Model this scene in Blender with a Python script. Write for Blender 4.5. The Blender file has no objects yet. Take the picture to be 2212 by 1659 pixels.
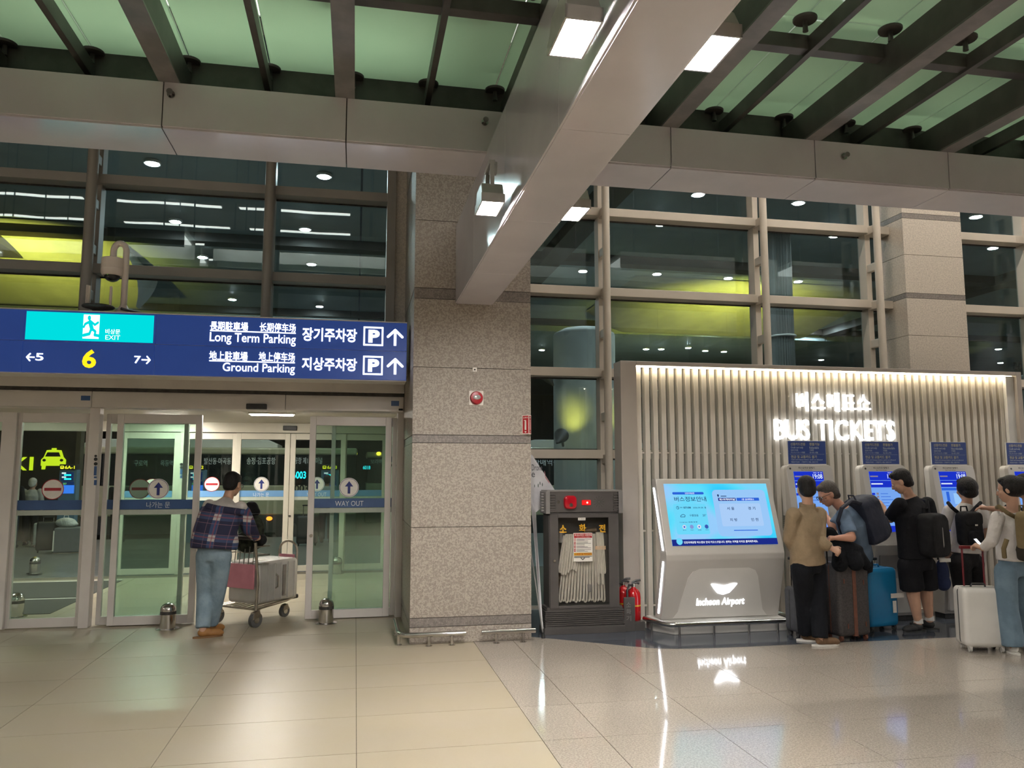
import bpy, bmesh, math, random
from mathutils import Vector, Matrix, Euler
random.seed(7)
PI = math.pi
SC = bpy.context.scene
COL = SC.collection
# ------------------------------------------------------------------ camera
F_PX, YAW, PITCH, HC = 1700.0, math.radians(11.18), math.radians(6.434), 1.75
cam_d = bpy.data.cameras.new('camera'); cam_d.sensor_width = 36.0; cam_d.lens = 36.0 * F_PX / 2212.0
cam_d.clip_start = 0.05; cam_d.clip_end = 300
cam = bpy.data.objects.new('camera', cam_d); COL.objects.link(cam)
cam.location = (0, 0, HC); cam.rotation_euler = (PI / 2 + PITCH, 0, -YAW)
SC.camera = cam
# ------------------------------------------------------------------ world, exposure
wd = bpy.data.worlds.new('night'); SC.world = wd; wd.use_nodes = True
wd.node_tree.nodes['Background'].inputs[0].default_value = (0.30, 0.33, 0.36, 1)
wd.node_tree.nodes['Background'].inputs[1].default_value = 0.06
SC.view_settings.view_transform = 'Standard'; SC.view_settings.look = 'None'
SC.view_settings.gamma = 1.0; SC.view_settings.use_curve_mapping = False
SC.view_settings.exposure = 0.0
SC.cycles.max_bounces = 6; SC.cycles.diffuse_bounces = 3; SC.cycles.glossy_bounces = 3; SC.cycles.transmission_bounces = 2; SC.cycles.transparent_max_bounces = 12
SC.cycles.use_adaptive_sampling = True; SC.cycles.adaptive_threshold = .035
SC.cycles.caustics_reflective = False; SC.cycles.caustics_refractive = False
HALL_LAMP = 10.0       # strip lamps on the hall ceiling
CANOPY_FILL = 6.5     # fill panels added above the glass canopy
FLOOD = 520.0          # floodlights on the cross beam
_r = Vector((math.cos(YAW), -math.sin(YAW), 0))
_f = Vector((math.sin(YAW) * math.cos(PITCH), math.cos(YAW) * math.cos(PITCH), math.sin(PITCH)))
_u = _r.cross(_f)
def at(px, py, Y):
    """world X, Z of a point seen at px, py whose distance from the camera plane is known to be Y"""
    d = _r * ((px - 1106) / F_PX) - _u * ((py - 829.5) / F_PX) + _f
    t = Y / d.y
    return t * d.x, HC + t * d.z
def atz(px, py, z):
    d = _r * ((px - 1106) / F_PX) - _u * ((py - 829.5) / F_PX) + _f
    t = (z - HC) / d.z
    return t * d.x, t * d.y
def box_at(x0, y0, x1, y1, Y):
    a = at((x0 + x1) / 2, y0, Y); b = at((x0 + x1) / 2, y1, Y); m = (y0 + y1) / 2
    return at(x0, m, Y)[0], at(x1, m, Y)[0], b[1], a[1]
# ------------------------------------------------------------------ materials
MATS = {}
def nd(nt, t, **k):
    n = nt.nodes.new(t)
    for a, v in k.items(): setattr(n, a, v)
    return n
def mat(name, col, rough=.5, metal=0., spec=.5, var=None, vscale=8., vlo=.4, vhi=.6, bump=0., bscale=60., coat=0., rnd=0., emit=None, es=0., trans=0., alpha=1., detail=4., stretch=None, sheen=0.):
    """principled material with optional procedural second colour, bump and per-object variation"""
    if name in MATS: return MATS[name]
    m = bpy.data.materials.new(name); m.use_nodes = True; nt = m.node_tree
    b = nt.nodes['Principled BSDF']; L = nt.links.new
    b.inputs['Base Color'].default_value = (*col, 1); b.inputs['Roughness'].default_value = rough
    b.inputs['Metallic'].default_value = metal; b.inputs['Specular IOR Level'].default_value = spec
    b.inputs['Coat Weight'].default_value = coat; b.inputs['Coat Roughness'].default_value = .08
    b.inputs['Sheen Weight'].default_value = sheen
    b.inputs['Transmission Weight'].default_value = trans; b.inputs['Alpha'].default_value = alpha
    if emit: b.inputs['Emission Color'].default_value = (*emit, 1); b.inputs['Emission Strength'].default_value = es
    src = None
    if var or bump:
        tc = nd(nt, 'ShaderNodeTexCoord'); vec = tc.outputs['Object']
        if stretch:
            mp = nd(nt, 'ShaderNodeMapping'); mp.inputs['Scale'].default_value = stretch
            L(vec, mp.inputs[0]); vec = mp.outputs[0]
    if var:
        n = nd(nt, 'ShaderNodeTexNoise'); n.inputs['Scale'].default_value = vscale; n.inputs['Detail'].default_value = detail
        L(vec, n.inputs['Vector'])
        r = nd(nt, 'ShaderNodeValToRGB'); e = r.color_ramp.elements
        e[0].position = vlo; e[1].position = vhi; e[0].color = (*col, 1); e[1].color = (*var, 1)
        L(n.outputs['Fac'], r.inputs[0]); src = r.outputs[0]
    if rnd:
        oi = nd(nt, 'ShaderNodeObjectInfo'); mr = nd(nt, 'ShaderNodeMapRange')
        mr.inputs['To Min'].default_value = 1 - rnd; mr.inputs['To Max'].default_value = 1 + rnd
        L(oi.outputs['Random'], mr.inputs['Value'])
        mx = nd(nt, 'ShaderNodeMix', data_type='RGBA', blend_type='MULTIPLY'); mx.inputs[0].default_value = 1
        if src: L(src, mx.inputs[6])
        else: mx.inputs[6].default_value = (*col, 1)
        L(mr.outputs[0], mx.inputs[7]); src = mx.outputs[2]
    if src: L(src, b.inputs['Base Color'])
    if bump:
        n2 = nd(nt, 'ShaderNodeTexNoise'); n2.inputs['Scale'].default_value = bscale; n2.inputs['Detail'].default_value = 3
        L(vec, n2.inputs['Vector'])
        bp = nd(nt, 'ShaderNodeBump'); bp.inputs['Strength'].default_value = bump; bp.inputs['Distance'].default_value = .02
        L(n2.outputs['Fac'], bp.inputs['Height']); L(bp.outputs[0], b.inputs['Normal'])
    MATS[name] = m; return m
def emis(name, col, s):
    if name in MATS: return MATS[name]
    m = bpy.data.materials.new(name); m.use_nodes = True; nt = m.node_tree
    nt.nodes.remove(nt.nodes['Principled BSDF'])
    e = nd(nt, 'ShaderNodeEmission'); e.inputs[0].default_value = (*col, 1); e.inputs[1].default_value = s
    nt.links.new(e.outputs[0], nt.nodes['Material Output'].inputs[0]); MATS[name] = m
    if s <= 6 and not name.startswith('canopy'): m.cycles.emission_sampling = 'NONE'
    return m
def pane_mat(name, tint, refl=.06, graz=.6, rough=0., warp=0.):
    """thin window glass: tinted see-through plus a mirror share that grows towards grazing angles"""
    if name in MATS: return MATS[name]
    m = bpy.data.materials.new(name); m.use_nodes = True; nt = m.node_tree; L = nt.links.new
    nt.nodes.remove(nt.nodes['Principled BSDF'])
    t = nd(nt, 'ShaderNodeBsdfTransparent'); t.inputs[0].default_value = (*tint, 1)
    g = nd(nt, 'ShaderNodeBsdfGlossy'); g.inputs['Roughness'].default_value = rough; g.inputs['Color'].default_value = (.95, 1, .97, 1)
    lw = nd(nt, 'ShaderNodeLayerWeight'); lw.inputs[0].default_value = .25
    mr = nd(nt, 'ShaderNodeMapRange'); mr.inputs['To Min'].default_value = refl; mr.inputs['To Max'].default_value = graz
    L(lw.outputs['Fresnel'], mr.inputs['Value'])
    if warp:
        tc = nd(nt, 'ShaderNodeTexCoord'); mp = nd(nt, 'ShaderNodeMapping'); mp.inputs['Scale'].default_value = (1, 1, .25)
        L(tc.outputs['Object'], mp.inputs[0])
        n = nd(nt, 'ShaderNodeTexNoise'); n.inputs['Scale'].default_value = 1.6; n.inputs['Detail'].default_value = 1
        L(mp.outputs[0], n.inputs['Vector']); bp = nd(nt, 'ShaderNodeBump'); bp.inputs['Strength'].default_value = warp; bp.inputs['Distance'].default_value = .02
        L(n.outputs['Fac'], bp.inputs['Height']); L(bp.outputs[0], g.inputs['Normal'])
    mx = nd(nt, 'ShaderNodeMixShader'); L(mr.outputs[0], mx.inputs[0]); L(t.outputs[0], mx.inputs[1]); L(g.outputs[0], mx.inputs[2])
    L(mx.outputs[0], nt.nodes['Material Output'].inputs[0]); MATS[name] = m; return m
def roof_glass_mat():
    """frosted pale green laminated glass: scatters light from both sides, glossy skin, fine printed lines"""
    m = bpy.data.materials.new('frosted_green_glass'); m.use_nodes = True; nt = m.node_tree; L = nt.links.new
    nt.nodes.remove(nt.nodes['Principled BSDF'])
    col = (.67, .85, .67, 1)
    d = nd(nt, 'ShaderNodeBsdfDiffuse'); d.inputs[0].default_value = col
    t = nd(nt, 'ShaderNodeBsdfTranslucent'); t.inputs[0].default_value = col
    tc = nd(nt, 'ShaderNodeTexCoord'); w = nd(nt, 'ShaderNodeTexWave'); w.inputs['Scale'].default_value = 16; w.bands_direction = 'X'
    L(tc.outputs['Object'], w.inputs[0])
    mr = nd(nt, 'ShaderNodeMapRange'); mr.inputs['To Min'].default_value = .55; mr.inputs['To Max'].default_value = .66
    L(w.outputs['Fac'], mr.inputs['Value'])
    m1 = nd(nt, 'ShaderNodeMixShader'); L(mr.outputs[0], m1.inputs[0]); L(d.outputs[0], m1.inputs[1]); L(t.outputs[0], m1.inputs[2])
    g = nd(nt, 'ShaderNodeBsdfGlossy'); g.inputs['Roughness'].default_value = .01
    fr = nd(nt, 'ShaderNodeFresnel'); fr.inputs[0].default_value = 1.5
    m2 = nd(nt, 'ShaderNodeMixShader'); L(fr.outputs[0], m2.inputs[0]); L(m1.outputs[0], m2.inputs[1]); L(g.outputs[0], m2.inputs[2])
    L(m2.outputs[0], nt.nodes['Material Output'].inputs[0]); return m
def granite(name, a, b, c, scale, rough, coat=0., rnd=0.):
    m = bpy.data.materials.new(name); m.use_nodes = True; nt = m.node_tree; L = nt.links.new; p = nt.nodes['Principled BSDF']
    tc = nd(nt, 'ShaderNodeTexCoord'); oi = nd(nt, 'ShaderNodeObjectInfo')
    ad = nd(nt, 'ShaderNodeVectorMath', operation='ADD'); L(tc.outputs['Object'], ad.inputs[0])
    sc = nd(nt, 'ShaderNodeVectorMath', operation='SCALE'); L(oi.outputs['Location'], sc.inputs[0]); sc.inputs['Scale'].default_value = 3.7
    L(sc.outputs[0], ad.inputs[1])
    n1 = nd(nt, 'ShaderNodeTexNoise'); n1.inputs['Scale'].default_value = scale; n1.inputs['Detail'].default_value = 2
    n2 = nd(nt, 'ShaderNodeTexNoise'); n2.inputs['Scale'].default_value = scale * 2.3; n2.inputs['Detail'].default_value = 1
    L(ad.outputs[0], n1.inputs[0]); L(ad.outputs[0], n2.inputs[0])
    r1 = nd(nt, 'ShaderNodeValToRGB'); e = r1.color_ramp.elements; e[0].position = .42; e[1].position = .58; e[0].color = (*a, 1); e[1].color = (*b, 1)
    r2 = nd(nt, 'ShaderNodeValToRGB'); e = r2.color_ramp.elements; e[0].position = .60; e[1].position = .68; e[0].color = (0, 0, 0, 1); e[1].color = (1, 1, 1, 1)
    L(n1.outputs['Fac'], r1.inputs[0]); L(n2.outputs['Fac'], r2.inputs[0])
    mx = nd(nt, 'ShaderNodeMix', data_type='RGBA'); L(r2.outputs[0], mx.inputs[0]); L(r1.outputs[0], mx.inputs[6]); mx.inputs[7].default_value = (*c, 1)
    mr = nd(nt, 'ShaderNodeMapRange'); mr.inputs['To Min'].default_value = 1 - rnd; mr.inputs['To Max'].default_value = 1 + rnd
    L(oi.outputs['Random'], mr.inputs['Value'])
    m2 = nd(nt, 'ShaderNodeMix', data_type='RGBA', blend_type='MULTIPLY'); m2.inputs[0].default_value = 1
    L(mx.outputs[2], m2.inputs[6]); L(mr.outputs[0], m2.inputs[7]); L(m2.outputs[2], p.inputs['Base Color'])
    p.inputs['Roughness'].default_value = rough; p.inputs['Coat Weight'].default_value = coat; p.inputs['Coat Roughness'].default_value = .03
    return m
M_TILE = mat('beige_floor_tile', (.36, .312, .235), .36, spec=.38, var=(.36, .31, .225), vscale=3, rnd=.03, bump=.02, bscale=90)
M_GRAN_FLOOR = granite('polished_grey_granite', (.41, .36, .305), (.33, .29, .245), (.18, .15, .125), 70, .10, .3, .03)
M_BLUE_FLOOR = granite('dark_blue_granite', (.035, .042, .058), (.075, .085, .105), (.16, .17, .19), 60, .12, .3)
M_GROUT = mat('dark_grout', (.10, .085, .06), .8, var=(.14, .12, .09), vscale=40)
M_PILLAR = granite('flamed_granite', (.40, .35, .30), (.285, .245, .21), (.15, .125, .105), 48, .55, 0, .03)
M_BAND = granite('dark_granite_band', (.23, .20, .18), (.17, .145, .13), (.30, .27, .24), 48, .45, 0)
M_COL2 = granite('pale_granite', (.56, .49, .41), (.47, .41, .345), (.36, .31, .26), 48, .5, 0, .02)
M_BEAM = mat('blue_cast_grey_panel', (.55, .52, .55), .16, var=(.52, .49, .52), vscale=2, rnd=.02)  # bluish reflected light is mixed into this grey base colour
M_STEEL = mat('dark_painted_steel', (.055, .05, .048), .42, var=(.075, .068, .065), vscale=5)
M_FLANGE = mat('grey_steel_flange', (.17, .155, .155), .35, var=(.13, .12, .12), vscale=6)
M_ROOF = roof_glass_mat()
M_ALU = mat('door_aluminium', (.68, .635, .60), .38, metal=.1, var=(.64, .595, .565), vscale=3)
M_MULL = mat('cream_mullion_paint', (.56, .49, .41), .4, var=(.52, .46, .385), vscale=2)
M_MULLD = mat('brown_grey_mullion_paint', (.27, .24, .21), .4, var=(.25, .222, .195), vscale=2)
M_PANE = pane_mat('curtain_wall_glass', (.60, .71, .73), .042, .8, 0, .10)
M_DOORGLASS = pane_mat('door_glass', (.80, .90, .855), .05, .6)
M_CLEAR = pane_mat('clear_acrylic', (.98, .98, .98), .03, .5)
M_SEAM = mat('shadow_gap', (.03, .028, .026), .7, var=(.05, .045, .04), vscale=20)
M_WHITE = mat('white_paint', (.72, .71, .69), .35, var=(.68, .67, .65), vscale=4)
M_BLACK = mat('black_plastic', (.015, .015, .016), .4, var=(.025, .025, .026), vscale=20)
M_CHROME = mat('polished_stainless', (.62, .60, .57), .16, metal=1, var=(.54, .52, .50), vscale=9)
M_RUBBER = mat('dark_rubber', (.03, .03, .03), .7, var=(.045, .045, .045), vscale=30)
E_WHITE = emis('lit_white', (1, 1, 1), 3.0)
# ------------------------------------------------------------------ mesh helpers
class MB:
    def __init__(s): s.v = []; s.f = []
    def add(s, v, f):
        o = len(s.v); s.v += [tuple(p) for p in v]; s.f += [tuple(i + o for i in q) for q in f]; return s
    def box(s, x0, x1, y0, y1, z0, z1):
        return s.add([(x, y, z) for z in (z0, z1) for y in (y0, y1) for x in (x0, x1)],
                     [(0, 2, 3, 1), (4, 5, 7, 6), (0, 1, 5, 4), (2, 6, 7, 3), (0, 4, 6, 2), (1, 3, 7, 5)])
    def prism(s, poly, a0, a1, axis='x'):
        """polygon in the plane across AXIS, pulled from a0 to a1"""
        n = len(poly); P = {'x': lambda a, p: (a, p[0], p[1]), 'y': lambda a, p: (p[0], a, p[1]), 'z': lambda a, p: (p[0], p[1], a)}[axis]
        v = [P(a0, p) for p in poly] + [P(a1, p) for p in poly]
        return s.add(v, [tuple(range(n)), tuple(range(2 * n - 1, n - 1, -1))] + [(i, i + n, (i + 1) % n + n, (i + 1) % n) for i in range(n)])
    def tube(s, pts, r, n=10, closed=False):
        pts = [Vector(p) for p in pts]; m = len(pts); rs = r if isinstance(r, (list, tuple)) else [r] * m
        rings = []; up = None
        for i, p in enumerate(pts):
            if closed: t = pts[(i + 1) % m] - pts[i - 1]
            else: t = pts[min(i + 1, m - 1)] - pts[max(i - 1, 0)]
            t.normalize()
            if up is None:
                up = Vector((0, 0, 1)) if abs(t.z) < .9 else Vector((1, 0, 0))
            a = t.cross(up)
            if a.length < 1e-5: a = t.orthogonal()
            a.normalize(); b = a.cross(t).normalized(); up = b
            rings.append([p + (a * math.cos(2 * PI * k / n) + b * math.sin(2 * PI * k / n)) * rs[i] for k in range(n)])
        v = [q for R in rings for q in R]; f = []
        for i in range(m if closed else m - 1):
            j = (i + 1) % m
            for k in range(n): f.append((i * n + k, i * n + (k + 1) % n, j * n + (k + 1) % n, j * n + k))
        if not closed: f += [tuple(range(n - 1, -1, -1)), tuple((m - 1) * n + k for k in range(n))]
        return s.add(v, f)
    def cyl(s, p0, p1, r0, r1=None, n=16):
        return s.tube([p0, p1], [r0, r0 if r1 is None else r1], n)
    def lathe(s, prof, n=24, c=(0, 0, 0)):
        v = [(c[0] + r * math.cos(2 * PI * k / n), c[1] + r * math.sin(2 * PI * k / n), c[2] + z) for r, z in prof for k in range(n)]
        f = [(i * n + k, i * n + (k + 1) % n, (i + 1) * n + (k + 1) % n, (i + 1) * n + k) for i in range(len(prof) - 1) for k in range(n)]
        f += [tuple(range(n - 1, -1, -1)), tuple((len(prof) - 1) * n + k for k in range(n))]
        return s.add(v, f)
    def ell(s, c, r, n=16, m=10, rot=None):
        v = []; R = rot or Matrix.Identity(3)
        for i in range(1, m):
            t = PI * i / m
            for k in range(n):
                v.append(Vector(c) + R @ Vector((r[0] * math.sin(t) * math.cos(2 * PI * k / n), r[1] * math.sin(t) * math.sin(2 * PI * k / n), r[2] * math.cos(t))))
        a = len(v); v += [Vector(c) + R @ Vector((0, 0, r[2])), Vector(c) - R @ Vector((0, 0, r[2]))]
        f = [(i * n + k, (i + 1) * n + k, (i + 1) * n + (k + 1) % n, i * n + (k + 1) % n) for i in range(m - 2) for k in range(n)]
        f += [(a, k, (k + 1) % n) for k in range(n)] + [(a + 1, (m - 2) * n + (k + 1) % n, (m - 2) * n + k) for k in range(n)]
        return s.add(v, f)
    def loft(s, rings):
        """rings: lists of the same number of points, skinned and capped"""
        n = len(rings[0]); v = [p for R in rings for p in R]
        f = [(i * n + k, i * n + (k + 1) % n, (i + 1) * n + (k + 1) % n, (i + 1) * n + k) for i in range(len(rings) - 1) for k in range(n)]
        f += [tuple(range(n - 1, -1, -1)), tuple((len(rings) - 1) * n + k for k in range(n))]
        return s.add(v, f)
    def mesh(s, name, bev=0., seg=2, smooth=False):
        me = bpy.data.meshes.new(name); me.from_pydata(s.v, [], s.f); me.update()
        bm = bmesh.new(); bm.from_mesh(me); bmesh.ops.recalc_face_normals(bm, faces=bm.faces)
        if bev: bmesh.ops.bevel(bm, geom=bm.edges[:], offset=bev, segments=seg, affect='EDGES', profile=.5, clamp_overlap=True)
        bm.to_mesh(me); bm.free()
        if smooth: shade(me)
        return me
    def obj(s, name, m, parent=None, bev=0., seg=2, smooth=False, loc=None, rot=None):
        return link(name, s.mesh(name, bev, seg, smooth), m, parent, loc, rot)
def shade(me, ang=40):
    for p in me.polygons: p.use_smooth = True
    try: me.set_sharp_from_angle(angle=math.radians(ang))
    except Exception: pass
def link(name, me, m=None, parent=None, loc=None, rot=None):
    o = bpy.data.objects.new(name, me)
    if m is not None and me is not None and not me.materials: me.materials.append(m)
    COL.objects.link(o)
    if parent is not None: o.parent = parent
    if loc is not None: o.location = loc
    if rot is not None: o.rotation_euler = rot
    return o
def thing(name, label, cat, loc=(0, 0, 0), rz=0., group=None):
    o = bpy.data.objects.new(name, None); COL.objects.link(o); o.location = loc; o.rotation_euler = (0, 0, rz); o.empty_display_size = .1
    return tag(o, label, cat, group)
def tag(o, label, cat, group=None, kind=None):
    o['label'] = label; o['category'] = cat
    if group: o['group'] = group
    if kind: o['kind'] = kind
    return o
def struct(name, label, cat):
    o = bpy.data.objects.new(name, None); COL.objects.link(o); o['kind'] = 'structure'; o['label'] = label; o['category'] = cat; return o
def stag(o, label, cat): o['kind'] = 'structure'; o['label'] = label; o['category'] = cat; return o
def Bx(name, m, parent, x0, x1, y0, y1, z0, z1, bev=0.):
    return MB().box(x0, x1, y0, y1, z0, z1).obj(name, m, parent, bev)
def copies(o, parent, locs):
    for l in locs:
        c = o.copy(); COL.objects.link(c); c.parent = parent; c.location = l
def copy_tree(o, parent=None):
    c = o.copy(); COL.objects.link(c); c.parent = parent
    for ch in o.children: copy_tree(ch, c)
    return c
FONT_Q = 3
TXT = {}
_cu = bpy.data.curves.new('lettering', 'FONT'); _to = bpy.data.objects.new('lettering_source', _cu)
def text_mesh(s, bold=0., ext=0., res=None):
    key = (s, bold, ext, res)
    if key not in TXT:
        _cu.body = s; _cu.offset = bold; _cu.extrude = ext; _cu.resolution_u = res or FONT_Q
        _cu.fill_mode = 'FRONT' if not ext else 'BOTH'
        TXT[key] = bpy.data.meshes.new_from_object(_to)
    return TXT[key].copy()
def text_fit(s, bb, Y, m, parent=None, bold=0., depth=.004, name='lettering', res=None, off=(0, 0, 0), slant=0.):
    """lettering that fills the box bb=(x0,x1,z0,z1) on the plane facing -Y at Y; depth = thickness"""
    me = text_mesh(s, bold, .5, res); vs = me.vertices
    if not len(vs): return None
    xs = [v.co.x for v in vs]; ys = [v.co.y for v in vs]; a, b, c, d = min(xs), max(xs), min(ys), max(ys)
    x0, x1, z0, z1 = bb
    for v in vs:
        u = (v.co.x - a) / max(b - a, 1e-6); w = (v.co.y - c) / max(d - c, 1e-6)
        v.co = (x0 + u * (x1 - x0) + slant * w * (z1 - z0) - off[0], Y - (v.co.z + .5) * depth - off[1], z0 + w * (z1 - z0) - off[2])
    me.update(); return link(name, me, m, parent)
def plan_fit(s, bb, m, parent, T, bold=0., depth=.003, name='lettering', res=None):
    """lettering in box bb=(u0,u1,v0,v1) of a tilted face; T maps (u, v, height above face) to local space"""
    me = text_mesh(s, bold, .5, res); vs = me.vertices
    if not len(vs): return None
    xs = [v.co.x for v in vs]; ys = [v.co.y for v in vs]; a, b, c, d = min(xs), max(xs), min(ys), max(ys)
    for v in vs:
        v.co = T(bb[0] + (v.co.x - a) / max(b - a, 1e-6) * (bb[1] - bb[0]), bb[2] + (v.co.y - c) / max(d - c, 1e-6) * (bb[3] - bb[2]), (v.co.z + .5) * depth)
    me.update(); return link(name, me, m, parent)
def plate(name, poly, m, parent, T, d=.003):
    """flat polygon on a tilted face"""
    n = len(poly); v = [T(u, w, 0) for u, w in poly] + [T(u, w, d) for u, w in poly]
    return MB().add(v, [tuple(range(n)), tuple(range(2 * n - 1, n - 1, -1))] + [(i, i + n, (i + 1) % n + n, (i + 1) % n) for i in range(n)]).obj(name, m, parent)
def rect(u0, u1, v0, v1, r=0., n=4):
    if r <= 0: return [(u0, v0), (u1, v0), (u1, v1), (u0, v1)]
    o = []
    for cx, cy, a in ((u1 - r, v0 + r, -PI / 2), (u1 - r, v1 - r, 0), (u0 + r, v1 - r, PI / 2), (u0 + r, v0 + r, PI)):
        for k in range(n + 1): t = a + PI / 2 * k / n; o.append((cx + r * math.cos(t), cy + r * math.sin(t)))
    return o
def disc(cx, cy, r, n=28): return [(cx + r * math.cos(2 * PI * k / n), cy + r * math.sin(2 * PI * k / n)) for k in range(n)]
def ringp(cx, cy, r0, r1, n=28):
    """thin ring as a polygon with a slit"""
    a = [(cx + r1 * math.cos(2 * PI * k / n), cy + r1 * math.sin(2 * PI * k / n)) for k in range(n + 1)]
    b = [(cx + r0 * math.cos(2 * PI * k / n), cy + r0 * math.sin(2 * PI * k / n)) for k in range(n, -1, -1)]
    return a + b
# ================================================================== SETTING
# ---- floor
fl = struct('floor', 'beige tile and speckled granite floor of the arrivals hall', 'floor')
Bx('grout_bed', M_GROUT, fl, -7.2, 9.3, 3.0, 14.78, -.05, -.006)
for n, (x0, x1, y0, y1) in enumerate(((-16, -7.2, -18, 14.78), (9.3, 17, -18, 14.78), (-7.2, 9.3, -18, 3.0))):
    Bx('floor_slab', M_TILE if n != 1 else M_GRAN_FLOOR, fl, x0, x1, y0, y1, -.05, 0)
RY = [5.26 + .762 * k for k in range(-3, 13)]
CXL = [.044 - 1.203 * k for k in range(-1, 7)]            # 1.247 ... beige columns to the left
tile_me = {}
def tile(x0, x1, y0, y1, m, name):
    key = (round(x1 - x0, 3), round(y1 - y0, 3), name)
    if key not in tile_me:
        w, d = (x1 - x0) / 2 - .0025, (y1 - y0) / 2 - .0025
        me = MB().box(-w, w, -d, d, -.012, 0).mesh(name); me.materials.append(m); tile_me[key] = me
    link(name, tile_me[key], None, fl, ((x0 + x1) / 2, (y0 + y1) / 2, 0))
for a, b in zip(CXL[1:], CXL[:-1]):
    for y0, y1 in zip(RY[:-1], RY[1:]):
        if y0 > 10 and a > .3: continue
        tile(a, b, y0, min(y1, 14.77), M_TILE, 'floor_tile')
CXR = [1.247, 1.66] + [1.66 + .797 * k for k in range(1, 10)]
for a, b in zip(CXR[:-1], CXR[1:]):
    for y0, y1 in zip(RY[:-1], RY[1:]):
        if y0 > 9.6: continue
        tile(a, b, y0, y1, M_GRAN_FLOOR, 'granite_tile')
edge = [(1.88, 8.50), (1.97, 8.44), (2.25, 8.23), (2.53, 8.03), (2.75, 7.86), (2.92, 7.745), (3.06, 7.68), (3.18, 7.645), (3.5, 7.61), (3.86, 7.595), (4.49, 7.60), (9.2, 7.57), (9.2, 10.2), (1.88, 10.2)]
MB().prism(edge, -.004, .0015, 'z').obj('dark_border', M_BLUE_FLOOR, fl)['label'] = 'dark blue granite border with a curved edge'
# ---- entrance mats in the vestibule
M_MAT = mat('entrance_mat_pile', (.045, .045, .042), .95, var=(.06, .06, .055), vscale=90, bump=.3, bscale=300)
for (ya, yb, lb) in ((11.0, 12.22, 'dark ribbed entrance mat just behind the leftmost door leaf'), (12.36, 14.1, 'dark ribbed entrance mat farther out in the vestibule')):
    t = thing('entrance_mat', lb, 'mat', (-4.9, 0, 0), 0, 'entrance mats in the vestibule')
    Bx('pile', M_MAT, t, -1.2, 1.2, ya, yb, 0, .008); Bx('edge_strip', M_ALU, t, -1.2, 1.2, yb, yb + .07, 0, .010)
# ---- pillar
pl = struct('wall_pillar', 'wide square granite pillar with dark bands beside the sliding doors', 'pillar')
PX0, PX1, PYF, PYB = .58, 1.862, 8.36, 10.35
Bx('core', M_SEAM, pl, PX0 + .03, PX1 - .03, PYF + .03, PYB - .02, 0, 9)
lev = [(0, .166, M_PILLAR), (.166, .26, M_BAND), (.26, 1.183, M_PILLAR), (1.183, 2.065, M_PILLAR), (2.065, 2.149, M_BAND), (2.149, 2.872, M_PILLAR), (2.872, 3.62, M_PILLAR), (3.62, 3.738, M_BAND), (3.738, 4.49, M_PILLAR), (4.49, 5.25, M_PILLAR), (5.25, 5.36, M_BAND), (5.36, 6.2, M_PILLAR), (6.2, 7.1, M_PILLAR), (7.1, 9, M_PILLAR)]
for z0, z1, m in lev:
    g = .003; e = .006 if m is M_BAND else 0
    nm = 'granite_band' if m is M_BAND else 'granite_panel'
    Bx(nm, m, pl, PX0 + .001, PX1 - .001, PYF + e, PYF + .04, z0 + g, z1 - g)
    for ya, yb in ((PYF + .04, 9.3), (9.3, PYB)):
        Bx(nm, m, pl, PX0 + e, PX0 + .04, ya + .002, yb - .002, z0 + g, z1 - g)
    Bx(nm, m, pl, PX1 - .04, PX1 - e, PYF + .04, PYB, z0 + g, z1 - g)
# ---- second column, behind the slatted wall
c2 = struct('wall_column', 'pale granite column rising behind the slatted ticket wall', 'column')
cx0, cx1 = at(1957, 620, 9.75)[0], at(2084, 620, 9.75)[0]
Bx('core', M_SEAM, c2, cx0 + .03, cx1 - .03, 9.79, 10.3, 0, 9)
zz = [0, 1.0, 2.0, at(2000, 725, 9.75)[1], at(2000, 645, 9.75)[1], at(2000, 634, 9.75)[1], at(2000, 552, 9.75)[1], at(2000, 474, 9.75)[1], at(2000, 463, 9.75)[1], 6.2, 7.2, 9]
for i, (z0, z1) in enumerate(zip(zz[:-1], zz[1:])):
    b = i in (4, 7); m = M_BAND if b else M_COL2; nm = 'granite_band' if b else 'granite_panel'
    Bx(nm, m, c2, cx0, cx1, 9.75, 9.79, z0 + .003, z1 - .003); Bx(nm, m, c2, cx0, cx0 + .04, 9.792, 10.3, z0 + .003, z1 - .003); Bx(nm, m, c2, cx1 - .04, cx1, 9.792, 10.3, z0 + .003, z1 - .003)
# ---- long beam across the picture
lb = struct('trim_1', 'warm grey clad beam running across the hall above the doors', 'beam')
Bx('beam_core', M_SEAM, lb, -16, 16, 6.30, 6.80, 4.44, 4.78)
sx = [-1.54 + 1.405 * k for k in range(-11, 13)]
for a, b in zip(sx[:-1], sx[1:]):
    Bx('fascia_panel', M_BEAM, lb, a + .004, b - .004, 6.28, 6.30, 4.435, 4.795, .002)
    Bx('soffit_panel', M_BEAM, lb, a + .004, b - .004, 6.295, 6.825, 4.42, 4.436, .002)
    Bx('back_panel', M_BEAM, lb, a + .004, b - .004, 6.80, 6.82, 4.436, 4.795)
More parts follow.
